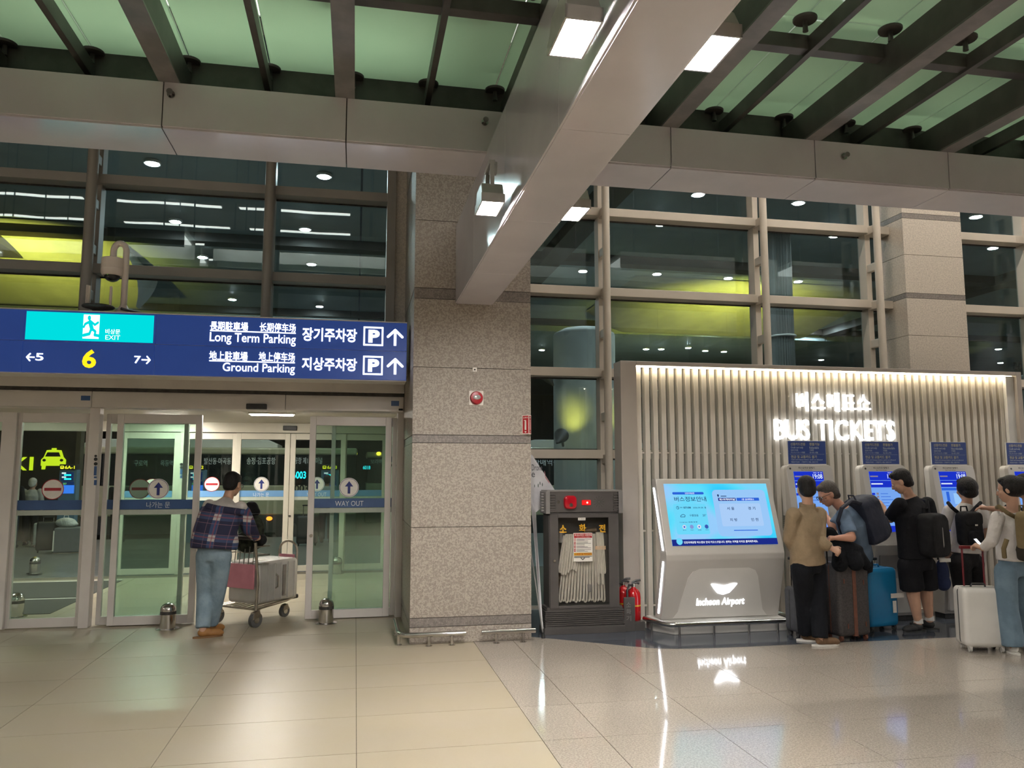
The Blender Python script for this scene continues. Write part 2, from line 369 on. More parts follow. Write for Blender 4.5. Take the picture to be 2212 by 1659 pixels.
# ---- cross beam that carries the floodlights
cb = struct('trim_2', 'warm grey clad beam running from the pillar over the camera', 'beam')
BX0, BX1, BZ0, BZ1 = 1.025, 1.435, 3.575, 4.44
Bx('beam_core', M_SEAM, cb, BX0 + .02, BX1 - .02, -8, PYF, BZ0 + .02, BZ1 - .01)
sy = [8.355, 7.0] + [7.0 - 1.55 * k for k in range(1, 10)]
for b, a in zip(sy[:-1], sy[1:]):
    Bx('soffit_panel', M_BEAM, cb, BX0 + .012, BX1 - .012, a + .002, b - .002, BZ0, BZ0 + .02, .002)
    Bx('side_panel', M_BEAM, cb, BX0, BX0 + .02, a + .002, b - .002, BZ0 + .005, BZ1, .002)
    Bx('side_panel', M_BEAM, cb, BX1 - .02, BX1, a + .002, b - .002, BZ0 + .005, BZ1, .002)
# ---- glass canopy above the beams
rf = struct('ceiling_1', 'green frosted glass canopy on dark steel rafters', 'glass roof')
RX = [-8.55, -7.1, -5.7, -4.3, -2.9, -1.5, -.15, 2.67, 4.07, 5.48, 6.88, 8.28, 9.7, 11.1]
raf = MB().box(-.07, .07, 2.9, 6.72, 4.81, 5.08).mesh('rafter', .004); raf.materials.append(M_STEEL)
flg = MB().box(-.078, .078, 2.9, 6.70, 4.795, 4.812).mesh('flange'); flg.materials.append(M_FLANGE)
bar = MB().box(-.025, .025, 2.9, 6.72, 4.96, 5.09).mesh('glazing_bar', .003); bar.materials.append(M_STEEL)
for x in RX:
    r = link('rafter', raf, None, rf, (x, 0, 0)); link('flange', flg, None, r)
BARS = [x + .7 for x in RX] + [1.25]
for x in BARS: link('glazing_bar', bar, None, rf, (x, 0, 0))
for y in (5.22, 3.72): Bx('purlin', M_STEEL, rf, -9.5, 11.5, y - .05, y + .05, 4.985, 5.10, .003)
Bx('edge_channel', M_STEEL, rf, -9.5, 11.5, 6.70, 6.82, 4.80, 5.20, .004)
fit = MB().lathe([(.085, 5.165), (.09, 5.172), (.09, 5.185), (.02, 5.19)], 20).cyl((0, 0, 5.08), (0, 0, 5.168), .022, .016, 10).mesh('glass_fitting', 0, 2, True); fit.materials.append(M_STEEL)
JX = sorted(set([round(x + (.06 if x < 1 else -.06), 3) for x in RX] + [round(x + (.01 if x < 1 else -.09), 3) for x in BARS]))
for y in (6.66, 5.10, 3.62):
    for x in JX: link('glass_fitting', fit, None, rf, (x, y, 0))
GY = [2.9, 3.62, 5.10, 6.78]
for xa, xb in zip(JX[:-1], JX[1:]):
    for ya, yb in zip(GY[:-1], GY[1:]):
        Bx('glass_panel', M_ROOF, rf, xa + .006, xb - .006, ya + .006, yb - .006, 5.20, 5.216)
# ---- curtain walls
LEV = [1.995, 3.085, 4.197, 5.315, 6.43, 7.54, 8.65]
def curtain(name, label, x0, x1, muls, z_lo, m, tr, lug=True):
    w = struct(name, label, 'window'); yg = 10.26
    xs = [x0] + [t for t in muls] + [x1]; lv = [z for z in LEV if z > z_lo + .1]
    zs = [z_lo] + lv + [9]
    for a, b in zip(xs[:-1], xs[1:]):
        for c, d in zip(zs[:-1], zs[1:]):
            Bx('pane', M_PANE, w, a + .03, b - .03, yg, yg + .012, c + .03, d - .03)
        for z in lv: Bx('transom', m, w, a, b, 10.04, 10.24, z - .058, z + .058, .004)
        for z in lv: Bx('gasket', M_SEAM, w, a, b, 10.24, 10.262, z - .075, z + .075)
    for x in muls:
        Bx('mullion', m, w, x - .042, x + .042, 10.10, 10.28, z_lo, 9, .004)
        MB().cyl((x, 9.88, 0 if z_lo < 1 else z_lo), (x, 9.88, 9), tr, None, 20).obj('tube_post', m, w, 0, 2, True)
        if lug:
            z = z_lo + .25
            while z < 8.9:
                MB().box(x - .03, x + .03, 9.9, 10.11, z - .06, z + .06).obj('lug', m, w, .01); z += .56
    return w
curtain('window_1', 'tall dark glass wall above the blue overhead sign', -9.0, .40, (-7.36, -5.27, -3.165, -1.12), 3.05, M_MULLD, .062)
Bx('jamb', M_MULLD, bpy.data.objects['window_1'], .33, .44, 10.0, 10.25, 2.9, 9); Bx('reveal', M_COL2, bpy.data.objects['window_1'], .44, .60, 10.05, 10.34, 2.9, 9)
mx = [at(p, 600, 9.88)[0] for p in (1310, 1653, 1899)]
curtain('window_2', 'tall glass wall between granite pillar and pale column', PX1, cx0, mx, 0.0, M_MULL, .052)
curtain('window_3', 'tall glass wall right of the pale granite column', cx1, 13.5, (10.1, 12.2), 0.0, M_MULL, .052)
# ---- hall shell beyond the picture
M_HALL = mat('hall_wall_paint', (.50, .47, .43), .6, var=(.46, .43, .40), vscale=1.5)
M_CEIL = mat('hall_ceiling_panel', (.36, .34, .32), .6, var=(.33, .31, .29), vscale=1)
stag(MB().box(-16, 17, -18, 10.4, 9.0, 9.2).obj('ceiling_2', M_CEIL), 'high plain ceiling of the hall', 'ceiling')
stag(MB().box(-16.2, -16, -18, 10.4, 0, 9).obj('wall_left', M_HALL), 'plain left end wall of the hall', 'wall')
stag(MB().box(17, 17.2, -18, 10.4, 0, 9).obj('wall_right', M_HALL), 'plain right end wall of the hall', 'wall')
stag(MB().box(-16, 17, -18.2, -18, 0, 9).obj('wall_back', M_HALL), 'plain wall behind the camera', 'wall')
stag(MB().box(-16, -9, 10.05, 10.3, 0, 9).obj('wall_front', M_HALL), 'plain wall left of the glass wall', 'wall')
stag(MB().box(13.5, 17, 10.05, 10.3, 0, 9).obj('wall_far', M_HALL), 'plain wall right of the glass wall', 'wall')
# ceiling strip lamps, seen mirrored in the glass wall
E_STRIP = emis('hall_strip_tube', (1, .965, .90), HALL_LAMP)
M_LAMPBODY = mat('lamp_housing', (.6, .6, .58), .4, var=(.55, .55, .53), vscale=5)
sb = MB().box(-1.5, 1.5, -.10, .10, .02, .10).mesh('housing'); sb.materials.append(M_LAMPBODY)
st = MB().box(-1.46, 1.46, -.075, .075, 0, .02).mesh('diffuser'); st.materials.append(E_STRIP)
for j, y in enumerate((-1.2, -3.1, -5.0, -6.9, -8.8, -10.7)):
    for i, x in enumerate((-8.6, -5.2, -1.75)):
        t = thing('strip_lamp', 'long white strip lamp on the high hall ceiling, seen mirrored in the glass', 'lamp', (x, y, 8.88), 0, 'strip lamps on the hall ceiling')
        link('housing', sb, None, t); link('diffuser', st, None, t)
pb = MB().box(-1.65, 1.65, -.40, .40, .02, .10).box(-1.65, 1.65, .40, .42, -.26, .10).box(-1.65, 1.65, -.42, -.40, -.26, .10).mesh('housing'); pb.materials.append(M_LAMPBODY)  # deep skirts keep the added panels out of the window reflections
for xs, sd, k in (((-8.2, -4.6, -1.0), 'left', 1.0), ((2.9, 6.5, 10.1), 'right', .42)):  # fill panels, added to make the frosted glass glow from above
    pd = MB().box(-1.6, 1.6, -.39, .39, 0, .02).mesh('diffuser'); pd.materials.append(emis('canopy_fill_' + sd, (1, .98, .92), CANOPY_FILL * k))
    for x in xs:
        for y in (3.6, 4.9, 6.15):
            t = thing('fill_panel', 'wide soft fill panel added above the %s half of the glass canopy' % sd, 'lamp', (x, y, 5.85), 0, 'fill panels added above the glass canopy')
            link('housing', pb, None, t); link('diffuser', pd, None, t)
            for q in (-1, 1): MB().cyl((q * 1.2, 0, .10), (q * 1.2, 0, 2.9), .012, None, 8).obj('hanger', M_STEEL, t)
for x in (4.2, 6.6, 9.0, 11.4):
    t = thing('wall_washer', 'ceiling lamp washing the right glass wall and pale column', 'lamp', (x, 7.9, 8.75), 0, 'ceiling lamps above the ticket wall')
    link('housing', sb, None, t); o = MB().box(-.9, .9, -.075, .075, 0, .02).obj('diffuser', emis('wall_washer_glow', (1, .94, .85), 120), t)
# unseen pipe put in above the glass to cast a shade band on it
t = thing('shade_pipe', 'unseen pipe with side arms added to shade the left glass panels', 'pipe', (0, 4.75, 5.40)); MB().tube([(-9, 0, 0), (1.0, 0, 0)], .10, 14).obj('pipe', M_STEEL, t, 0, 2, True)
for x in (-2.45, -.75, .35): MB().tube([(x, 0, 0), (x + .35, .7, -.1), (x + .5, .95, -.12)], .04, 8).obj('side_arm', M_STEEL, t, 0, 2, True)
# ================================================================== DOORS
def flat(Y):
    return lambda u, v, h: (u, Y - h, v)
M_BLUEBAND = mat('blue_film', (.035, .085, .22), .4, var=(.04, .095, .24), vscale=5)
M_BLUELIGHT = mat('light_blue_film', (.12, .27, .50), .4, var=(.13, .29, .52), vscale=5)
M_FROST = mat('frosted_strip', (.42, .46, .40), .6, var=(.40, .44, .38), vscale=30)
M_STICKW = mat('sticker_white', (.78, .74, .68), .5, var=(.74, .70, .64), vscale=20)
M_STICKR = mat('sticker_red', (.40, .02, .03), .5, var=(.36, .02, .03), vscale=20)
M_STICKB = mat('sticker_navy', (.012, .022, .16), .5, var=(.014, .026, .18), vscale=20)
M_FILMTXT = mat('film_letter_white', (.62, .66, .70), .5, var=(.58, .62, .66), vscale=20)
ARROW = [(-.016, -.075), (.016, -.075), (.016, .012), (.05, .012), (0, .078), (-.05, .012), (-.016, .012)]
def sticker(p, cx, cz, Y, kind, r=.118):
    T = flat(Y)
    d = plate('sticker', disc(cx, cz, r), M_STICKW, p, T, .002)
    if kind == 'no':
        plate('red_rim', ringp(cx, cz, r * .93, r), M_STICKR, d, T, .0035)
        plate('red_bar', rect(cx - r * .76, cx + r * .76, cz - r * .14, cz + r * .14), M_STICKR, d, T, .004)
    else:
        plate('dark_rim', ringp(cx, cz, r * .90, r * .94), M_STICKB, d, T, .0035)
        plate('up_arrow', [(cx + u * r / .118, cz + v * r / .118) for u, v in ARROW], M_STICKB, d, T, .004)
def leaf(name, label, x0, x1, Y, z1=2.44, st=.075, stl=None, strr=None, rail=.10, top=.11, mal=None, glass=None, band=(1.325, 1.435), band_m=None, stick=None, word=None, wbb=None, lock=None):
    mal = mal or M_ALU; d = struct(name, label, 'door')
    a, b = stl or st, strr or st
    Bx('stile', mal, d, x0, x0 + a, Y - .03, Y + .03, .01, z1, .004); Bx('stile', mal, d, x1 - b, x1, Y - .03, Y + .03, .01, z1, .004)
    Bx('bottom_rail', mal, d, x0 + a, x1 - b, Y - .028, Y + .028, .01, .01 + rail, .003); Bx('top_rail', mal, d, x0 + a, x1 - b, Y - .028, Y + .028, z1 - top, z1, .003)
    Bx('pane', glass or M_DOORGLASS, d, x0 + a, x1 - b, Y - .005, Y + .005, .01 + rail, z1 - top)
    bd = Bx('blue_band', band_m or M_BLUEBAND, d, x0 + a, x1 - b, Y - .0075, Y - .0055, band[0], band[1])
    Bx('frosted_strip', M_FROST, d, x0 + a, x1 - b, Y - .0075, Y - .0055, band[0] - .062, band[0] - .004)
    if stick: sticker(d, stick[0], stick[1], Y - .0075, stick[2], stick[3] if len(stick) > 3 else .118)
    if word: text_fit(word, wbb, Y - .0078, M_FILMTXT, d, .0, .001)
    if lock: MB().cyl((lock[0], Y - .045, lock[1]), (lock[0], Y - .028, lock[1]), .02, None, 14).obj('lock_cylinder', M_CHROME, d, 0, 2, True)
    return d
leaf('door_1', 'sliding glass leaf cut off by the left edge of the photo', -5.9, -3.83, 9.99, st=.14, strr=.15)
x0, x1 = -3.83, -3.05
leaf('door_2', 'fixed glass leaf with a no entry sticker at far left', -3.83, -3.06, 10.04, stl=.04, strr=.045, stick=(at(114, 1057, 10.03)[0], at(114, 1057, 10.03)[1], 'no'))
po = struct('trim_3', 'grey door post with black sensors and blue stickers', 'door post')
Bx('post', M_ALU, po, -3.05, -2.94, 9.93, 10.07, 0, 2.52, .004)
for py, h in ((985, .012), (992, .02), (1002, .02)):
    x, z = at(207, py, 9.93); MB().cyl((x, 9.922, z), (x, 9.931, z), h if h > .015 else .014, None, 12).obj('sensor_eye', M_BLACK, po)
for a, b in ((1007, 1027), (1029, 1033), (1037, 1048)):
    bb = box_at(203, a, 209, b, 9.93); plate('blue_sticker', rect(*bb), M_BLUEBAND, po, flat(9.93), .002)
leaf('door_3', 'fixed glass leaf overlapped by the leaf with a blue up arrow', -2.90, -1.98, 10.08, st=.05, rail=.09, band_m=M_BLUEBAND, stick=(at(302, 1056, 10.07)[0], at(302, 1056, 10.07)[1], 'no'))
leaf('door_4', 'sliding glass leaf with blue up arrow left of the open doorway', -2.755, -1.815, 9.99, st=.07, stick=(at(342, 1056, 9.98)[0], at(342, 1056, 9.98)[1], 'up'), word='나가는 문', wbb=box_at(316, 1084, 367, 1097, 9.98))
leaf('door_5', 'sliding glass leaf marked WAY OUT right of the open doorway', -.56, .435, 9.99, st=.075, stick=(at(754, 1053, 9.98)[0], at(754, 1053, 9.98)[1], 'up'), word='WAY OUT', wbb=box_at(724, 1082, 785, 1093, 9.98), lock=(at(672, 1157, 9.96)[0], at(672, 1157, 9.96)[1]))
leaf('door_6', 'fixed glass leaf seen through the sliding WAY OUT leaf', -.30, .50, 10.08, st=.05, rail=.09, band_m=M_BLUEBAND)
jb = struct('trim_4', 'grey jamb between sliding doors and granite pillar', 'door jamb')
Bx('jamb_post', M_ALU, jb, .505, .585, 9.93, 10.1, 0, 2.52, .004)
# header with service panels
hd = struct('trim_5', 'grey header box above the sliding doors', 'door header')
for a, b in ((-9, -5.1), (-5.1, -3.02), (-3.02, -.85), (-.85, .575)):
    Bx('lower_panel', M_ALU, hd, a + .003, b - .003, 9.86, 10.2, 2.505, 2.69, .003)
    Bx('upper_panel', M_ALU, hd, a + .55, b + .55 if b < 0 else .575, 9.80, 10.2, 2.73, 2.90, .003)
Bx('ledge', M_SEAM, hd, -9, .575, 9.83, 10.2, 2.69, 2.73)
for p in ((175, 855, 195, 865), (845, 866, 862, 877)):
    bb = box_at(*p, 9.86); q = plate('maker_plate', rect(*bb), M_BLUEBAND, hd, flat(9.86), .003)
bb = box_at(533, 873, 577, 885, 9.86); MB().box(bb[0], bb[1], 9.79, 9.86, bb[2], bb[3]).obj('motion_sensor', M_BLACK, hd, .008)
bb = box_at(861, 883, 870, 887, 9.86); MB().box(bb[0], bb[1], 9.84, 9.86, bb[2], bb[3]).obj('key_switch', M_BLACK, hd, .003)
stag(MB().box(-9, .575, 9.3, 10.05, 2.90, 3.05).obj('trim_6', M_ALU), 'soffit board between header and overhead sign', 'soffit')
# vestibule ceiling, right wall and outer doors
M_VEST = mat('vestibule_panel', (.50, .47, .40), .45, var=(.47, .44, .38), vscale=3)
stag(MB().box(-9, .6, 10.2, 14.9, 2.64, 2.74).obj('ceiling_3', M_VEST), 'pale ceiling of the door vestibule', 'ceiling')
stag(MB().box(.6, .75, 10.35, 14.9, 0, 2.64).obj('wall_vestibule', M_VEST), 'pale side wall of the door vestibule', 'wall')
def A(px): return at(px, 1100, 14.8)[0]
M_ALU2 = mat('pale_outer_door_frame', (.60, .56, .47), .4, metal=.1, var=(.57, .53, .45), vscale=3)
hz = at(560, 947, 14.8)[1]
oh = struct('trim_7', 'pale header above the outer vestibule doors', 'door header')
Bx('header_panel', M_ALU2, oh, -9, .6, 14.72, 14.9, hz + .10, 2.64, .004)
bb = box_at(612, 920, 642, 930, 14.7); MB().box(bb[0], bb[1], 14.62, 14.72, bb[2], bb[3]).obj('motion_sensor', M_BLACK, oh, .01)
K = dict(z1=hz + .09, mal=M_ALU2, band_m=M_BLUELIGHT, glass=pane_mat('outer_door_glass', (.70, .78, .74), .03, .5))
def sk(px, py, k): x, z = at(px, py, 14.79); return (x, z, k, .13)
leaf('door_7', 'outer glass leaf with no entry sticker seen through the arrow leaf', A(254), A(384), 14.8, st=.10, stick=sk(328, 1050, 'no'), **K)
leaf('door_8', 'outer fixed leaf with no entry sticker left of the man pushing a trolley', A(394), A(506), 14.83, st=.07, stick=sk(457, 1046, 'no'), **K)
leaf('door_9', 'outer sliding leaf with up arrow beside the trolley man', A(505), A(623), 14.78, st=.09, stick=sk(565, 1046, 'up'), word='나가는 문', wbb=box_at(547, 1064, 581, 1073, 14.77), **K)
leaf('door_10', 'outer sliding leaf with up arrow behind the WAY OUT leaf', A(624), A(744), 14.78, st=.09, stick=sk(685, 1046, 'up'), word='WAY OUT', wbb=box_at(663, 1064, 705, 1072, 14.77), lock=(at(626, 1115, 14.75)[0], at(626, 1115, 14.75)[1]), **K)
leaf('door_11', 'outer fixed leaf nearest the vestibule side wall', A(738), A(832), 14.83, st=.07, **K)
po = struct('trim_8', 'pale post between the outer vestibule doors', 'door post')
Bx('post', M_ALU2, po, A(385), A(395), 14.72, 14.88, 0, hz + .1, .004)
for py in (1003, 1010): x, z = at(392, py, 14.72); MB().cyl((x, 14.71, z), (x, 14.72, z), .025, None, 10).obj('sensor_eye', M_BLACK, po)
for a, b in ((1013, 1025), (1027, 1033)): plate('blue_sticker', rect(*box_at(389, a, 395, b, 14.72)), M_BLUEBAND, po, flat(14.72), .003)
# vestibule light
x0, y0 = atz(588, 893, 2.63)
t = thing('vestibule_lamp', 'bright recessed strip lamp in the vestibule ceiling', 'lamp', (x0, y0, 2.60))
Bx('frame', M_ALU2, t, -.33, .33, -.10, .10, .012, .04); Bx('diffuser', emis('vestibule_lamp_glow', (1, .95, .85), 260), t, -.30, .30, -.08, .08, 0, .012)
for i, (x, y) in enumerate(((-3.1, 13.9), (-6.0, 12.4))):
    t = thing('vestibule_lamp', ('recessed vestibule strip lamp nearer the outer doors', 'recessed vestibule strip lamp above the entrance mats')[i], 'lamp', (x, y, 2.60))
    Bx('frame', M_ALU2, t, -.33, .33, -.10, .10, .012, .04); Bx('diffuser', MATS['vestibule_lamp_glow'], t, -.30, .30, -.08, .08, 0, .012)
# ================================================================== FIXTURES
E_FLOOD = emis('flood_lens', (1, .95, .895), FLOOD)
M_FLOODBODY = mat('flood_housing', (.45, .43, .41), .35, metal=.4, var=(.4, .38, .36), vscale=6)
fl_lens = MB().box(-.073, .073, -.145, .145, 0, .012).mesh('lens'); fl_lens.materials.append(E_FLOOD)
fl_rim = MB().box(-.083, -.073, -.155, .155, -.012, .05).box(.073, .083, -.155, .155, -.012, .05).box(-.083, .083, -.155, -.145, -.012, .05).box(-.083, .083, .145, .155, -.012, .05).mesh('rim'); fl_rim.materials.append(M_FLOODBODY)
fl_body = MB().prism([(-.15, .05), (.15, .05), (.10, .14), (-.10, .14)], -.078, .078, 'x').mesh('housing', .008); fl_body.materials.append(M_FLOODBODY)
fl_brk = MB().box(-.015, .015, -.11, -.09, .09, .30).box(-.015, .015, .09, .11, .09, .30).box(-.02, .02, -.11, .11, .28, .31).mesh('bracket'); fl_brk.materials.append(M_FLOODBODY)
fl_arm = MB().box(0, .05, -.03, .03, .25, .33).mesh('wall_plate'); fl_arm.materials.append(M_FLOODBODY)
def flood(x, y, z, side, label, tilt=0., group='floodlights along the clad beams'):
    t = thing('floodlight', label, 'lamp', (x, y, z), 0, group)
    h = [link('lens', fl_lens, None, t), link('rim', fl_rim, None, t), link('housing', fl_body, None, t), link('bracket', fl_brk, None, t)]
    for o in h: o.rotation_euler = (0, tilt, 0)
    link('wall_plate', fl_arm, None, t, (0 if side > 0 else -.05, 0, 0))
    return t
FZ = 3.635
flood(.893, 3.12, FZ, 1, 'large bright floodlight left of the beam, nearest the camera', .0)
flood(.899, 5.375, FZ, 1, 'bright floodlight left of the beam, nearest the granite pillar', .0)
flood(1.522, 3.12, FZ, -1, 'bright floodlight right of the beam, nearest the camera', .0)
flood(1.522, 5.37, FZ, -1, 'small bright floodlight right of the beam beside the glass wall', .0)
for y in (.9, -1.35, -3.6, -5.85):
    flood(.893, y, FZ, 1, 'floodlight on the clad beam behind the camera'); flood(1.522, y, FZ, -1, 'floodlight on the clad beam behind the camera')
# neighbouring clad beams of the same hall, outside the picture
for bx, nm, lbn in ((-10.2, 'trim_9', 'left'), (12.6, 'trim_10', 'right')):
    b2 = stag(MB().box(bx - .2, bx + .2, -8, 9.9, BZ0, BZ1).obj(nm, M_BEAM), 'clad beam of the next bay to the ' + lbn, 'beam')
    for y in (7.6, 5.37, 3.12, .9, -1.35, -3.6):
        flood(bx - .31, y, FZ, 1, 'floodlight on the clad beam of the next bay to the ' + lbn); flood(bx + .29, y, FZ, -1, 'floodlight on the clad beam of the next bay to the ' + lbn)
# ---- sprinklers on the fascia
for px, py, lbx in ((370, 205, 'small side sprinkler on the fascia above the EXIT sign'), (1047, 265, 'small side sprinkler on the fascia beside the cross beam'), (1822, 339, 'small side sprinkler on the fascia above the ticket wall')):
    x, z = at(px, py, 6.28)
    t = thing('sprinkler', lbx, 'sprinkler', (x, 6.28, z)); MB().cyl((0, 0, 0), (0, -.015, 0), .03, None, 14).obj('escutcheon', M_CHROME, t)
    MB().cyl((0, -.01, 0), (0, -.06, 0), .011, None, 8).cyl((0, -.06, 0), (0, -.066, 0), .024, None, 10).obj('nozzle', M_FLANGE, t)
# ================================================================== OVERHEAD SIGN
def stroke(pts, w, caps=True, n=8):
    """list of polygons that draw a thick line"""
    o = []
    for (a, b), (c, d) in zip(pts[:-1], pts[1:]):
        L = math.hypot(c - a, d - b) or 1e-6; nx, ny = -(d - b) / L * w / 2, (c - a) / L * w / 2
        o.append([(a + nx, b + ny), (a - nx, b - ny), (c - nx, d - ny), (c + nx, d + ny)])
    if caps: o += [disc(x, y, w / 2, 10) for x, y in pts]
    return o
def plates(name, polys, m, parent, T, d=.003):
    mb = MB()
    for poly in polys:
        n = len(poly); mb.add([T(u, w, 0) for u, w in poly] + [T(u, w, d) for u, w in poly], [tuple(range(n)), tuple(range(2 * n - 1, n - 1, -1))] + [(i, i + n, (i + 1) % n + n, (i + 1) % n) for i in range(n)])
    return mb.obj(name, m, parent)
SY = 8.85
M_SIGN = mat('blue_sign_face', (.018, .045, .21), .35, var=(.02, .05, .23), vscale=3, emit=(.02, .055, .24), es=.55)
E_SIGN = emis('sign_letter_glow', (.95, .97, 1), 2.2)
E_YEL = emis('sign_number_glow', (1, .62, .01), 1.5)
E_TEAL = emis('exit_sign_glow', (.0, .70, .72), 1.05)
E_EXITW = emis('exit_sign_white', (.92, 1, 1), 1.25)
sg = thing('overhead_sign', 'long blue overhead sign with parking directions, EXIT panel and gate 6', 'sign', (0, SY, 2.77))
OF = (0, SY, 2.77)
def SP(x0, y0, x1, y1): a = box_at(x0, y0, x1, y1, SY); return (a[0], a[1], a[2] - 2.77, a[3] - 2.77)
T0 = lambda u, v, h: (u, -h, v)
Bx('case', M_ALU, sg, -7.5, .54, .02, .35, .0, .675, .004)
vx = [-7.5, at(50, 735, SY)[0], at(335, 750, SY)[0], .54]
for a, b in zip(vx[:-1], vx[1:]):
    for z0, z1 in ((.01, .335), (.343, .662)):
        Bx('face_panel', M_SIGN, sg, a + .003, b - .003, 0, .03, z0, z1, .002)
Bx('top_trim', M_ALU, sg, -7.5, .54, -.004, .03, .663, .675)
def sgt(s, bbx, m=E_SIGN, bold=.012): return text_fit(s, SP(*bbx), 0, m, sg, bold, .006, res=4)
sgt('長期駐車場', (454, 695, 536, 714)); sgt('长期停车场', (561, 698, 639, 717)); sgt('Long Term Parking', (453, 720.5, 639, 746), bold=.008)
sgt('장기주차장', (653, 709, 771, 738), bold=.022)
sgt('地上駐車場', (452, 759, 535, 779)); sgt('地上停车场', (559, 761, 637, 781)); sgt('Ground Parking', (481, 785, 637, 809), bold=.008); sgt('지상주차장', (652, 773, 771, 801), bold=.022)
for a, b in (((454, 714), (639, 720)), ((452, 779), (637, 784))):
    x0, z0 = at(*a, SY); x1, z1 = at(*b, SY); z = (z0 + z1) / 2 - 2.77; plate('underline', rect(x0, x1, z - .006, z + .006), E_SIGN, sg, T0, .005)
for p, ar in (((785, 706, 828, 747), (838, 711, 869, 747)), ((784, 769, 827, 810), (838, 774, 869, 809))):
    b = SP(*p); w = .018
    plates('parking_frame', [rect(b[0], b[1], b[2], b[2] + w), rect(b[0], b[1], b[3] - w, b[3]), rect(b[0], b[0] + w, b[2] + w, b[3] - w), rect(b[1] - w, b[1], b[2] + w, b[3] - w)], E_SIGN, sg, T0, .005)
    text_fit('P', (b[0] + .055, b[1] - .04, b[2] + .035, b[3] - .035), 0, E_SIGN, sg, .05, .006)
    a = SP(*ar); cxm = (a[0] + a[1]) / 2
    plates('up_arrow', stroke([(cxm, a[2]), (cxm, a[3] - .01)], .028, False) + stroke([(a[0], a[3] - .09), (cxm, a[3] - .012), (a[1], a[3] - .09)], .028), E_SIGN, sg, T0, .005)
sgt('5', (77, 763, 94, 779)); sgt('7', (290, 769, 304, 785)); text_fit('6', SP(178, 755, 208, 795), 0, E_YEL, sg, .03, .006)
for p, s in (((58, 764, 75, 779), -1), ((306, 770, 324, 785), 1)):
    a = SP(*p); zc = (a[2] + a[3]) / 2; tip, tail = (a[1], a[0]) if s > 0 else (a[0], a[1])
    plates('side_arrow', stroke([(tail, zc), (tip - s * .005, zc)], .014, False) + stroke([(tip - s * .03, a[3]), (tip, zc), (tip - s * .03, a[2])], .014), E_SIGN, sg, T0, .005)
b = SP(56, 677, 332, 737)
ex = plate('exit_panel', rect(*b), E_TEAL, sg, T0, .006)
w0 = SP(180, 680, 215, 732); W, Hh = w0[1] - w0[0], w0[3] - w0[2]
T1 = lambda u, v, h: (w0[0] + u * W, -.006 - h, w0[2] + v * Hh)
plates('door_symbol', [[(0, 0), (1, 0), (1, 1), (0, 1)]], E_EXITW, ex, T1, .002)
run = [disc(.36, .86, .10, 14)] + stroke([(.42, .68), (.55, .42)], .22) + stroke([(.38, .70), (.12, .60), (.05, .48)], .11) + stroke([(.5, .70), (.72, .58), (.92, .68)], .10) + stroke([(.55, .42), (.78, .30), (.74, .16), (1.1, .12)], .12) + stroke([(.52, .42), (.42, .20), (.05, .13)], .13)
plates('running_figure', run, E_TEAL, ex, lambda u, v, h: (w0[0] + u * W, -.0085 - h, w0[2] + v * Hh), .002)
text_fit('비상문', SP(228, 711, 260, 722), -.006, E_EXITW, ex, .01, .002); text_fit('EXIT', SP(228, 724.5, 260, 734), -.006, E_EXITW, ex, 0, .002)
# ---- camera pole and antenna unit standing on the sign
M_CREAM = mat('cream_plastic', (.56, .48, .41), .4, var=(.53, .455, .39), vscale=8)
t = thing('security_camera', 'cream dome camera hanging from a hooked pole on the sign', 'security camera', (-2.50, 9.02, 3.447))
MB().lathe([(.10, 0), (.10, .015), (.06, .05), (.036, .10)], 20).obj('base', M_CREAM, t, 0, 2, True)
arc = [(0, 0, .05), (0, 0, .62)] + [(-.065 + .065 * math.cos(a), 0, .70 + .085 * math.sin(a)) for a in [PI * k / 10 for k in range(11)]] + [(-.13, 0, .62)]
MB().tube(arc, .033, 14).obj('pole', M_CREAM, t, 0, 2, True)
h = MB().lathe([(.10, .45), (.115, .48), (.117, .52), (.115, .525), (.117, .53), (.115, .64), (.05, .66)], 24, (-.13, 0, -.03)).obj('housing', M_CREAM, t, 0, 2, True)
d = MB().ell((-.13, 0, .42), (.08, .08, .065), 20, 10).obj('lens_dome', mat('dark_dome', (.012, .012, .013), .06, var=(.02, .02, .02), vscale=20), t, 0, 2, True)
MB().ell((-.155, -.07, .42), (.006, .006, .006), 8, 6).obj('status_light', emis('green_led', (.3, 1, .1), 4), d)
MB().tube([(.0, -.09, .05), (.08, -.10, .03), (.2, -.06, .012), (.3, 0, .006)], .014, 8).obj('cable', M_BLACK, t, 0, 2, True)
t = thing('antenna_unit', 'round wireless unit with four upright antennas on the sign', 'antenna', (-2.73, 8.95, 3.445))
MB().lathe([(.05, .0), (.06, .03), (.155, .055), (.16, .065), (.15, .075), (.02, .08)], 28).obj('dish', M_RUBBER, t, 0, 2, True)
for x, y, z in ((-.125, .02, .30), (-.07, -.09, .27), (.10, .06, .30), (.13, -.05, .28)):
    MB().cyl((x, y, .07), (x, y, .13), .009, .014, 8).cyl((x, y, .12), (x, y, z), .014, .013, 10).obj('antenna', M_CREAM, t, 0, 2, True)
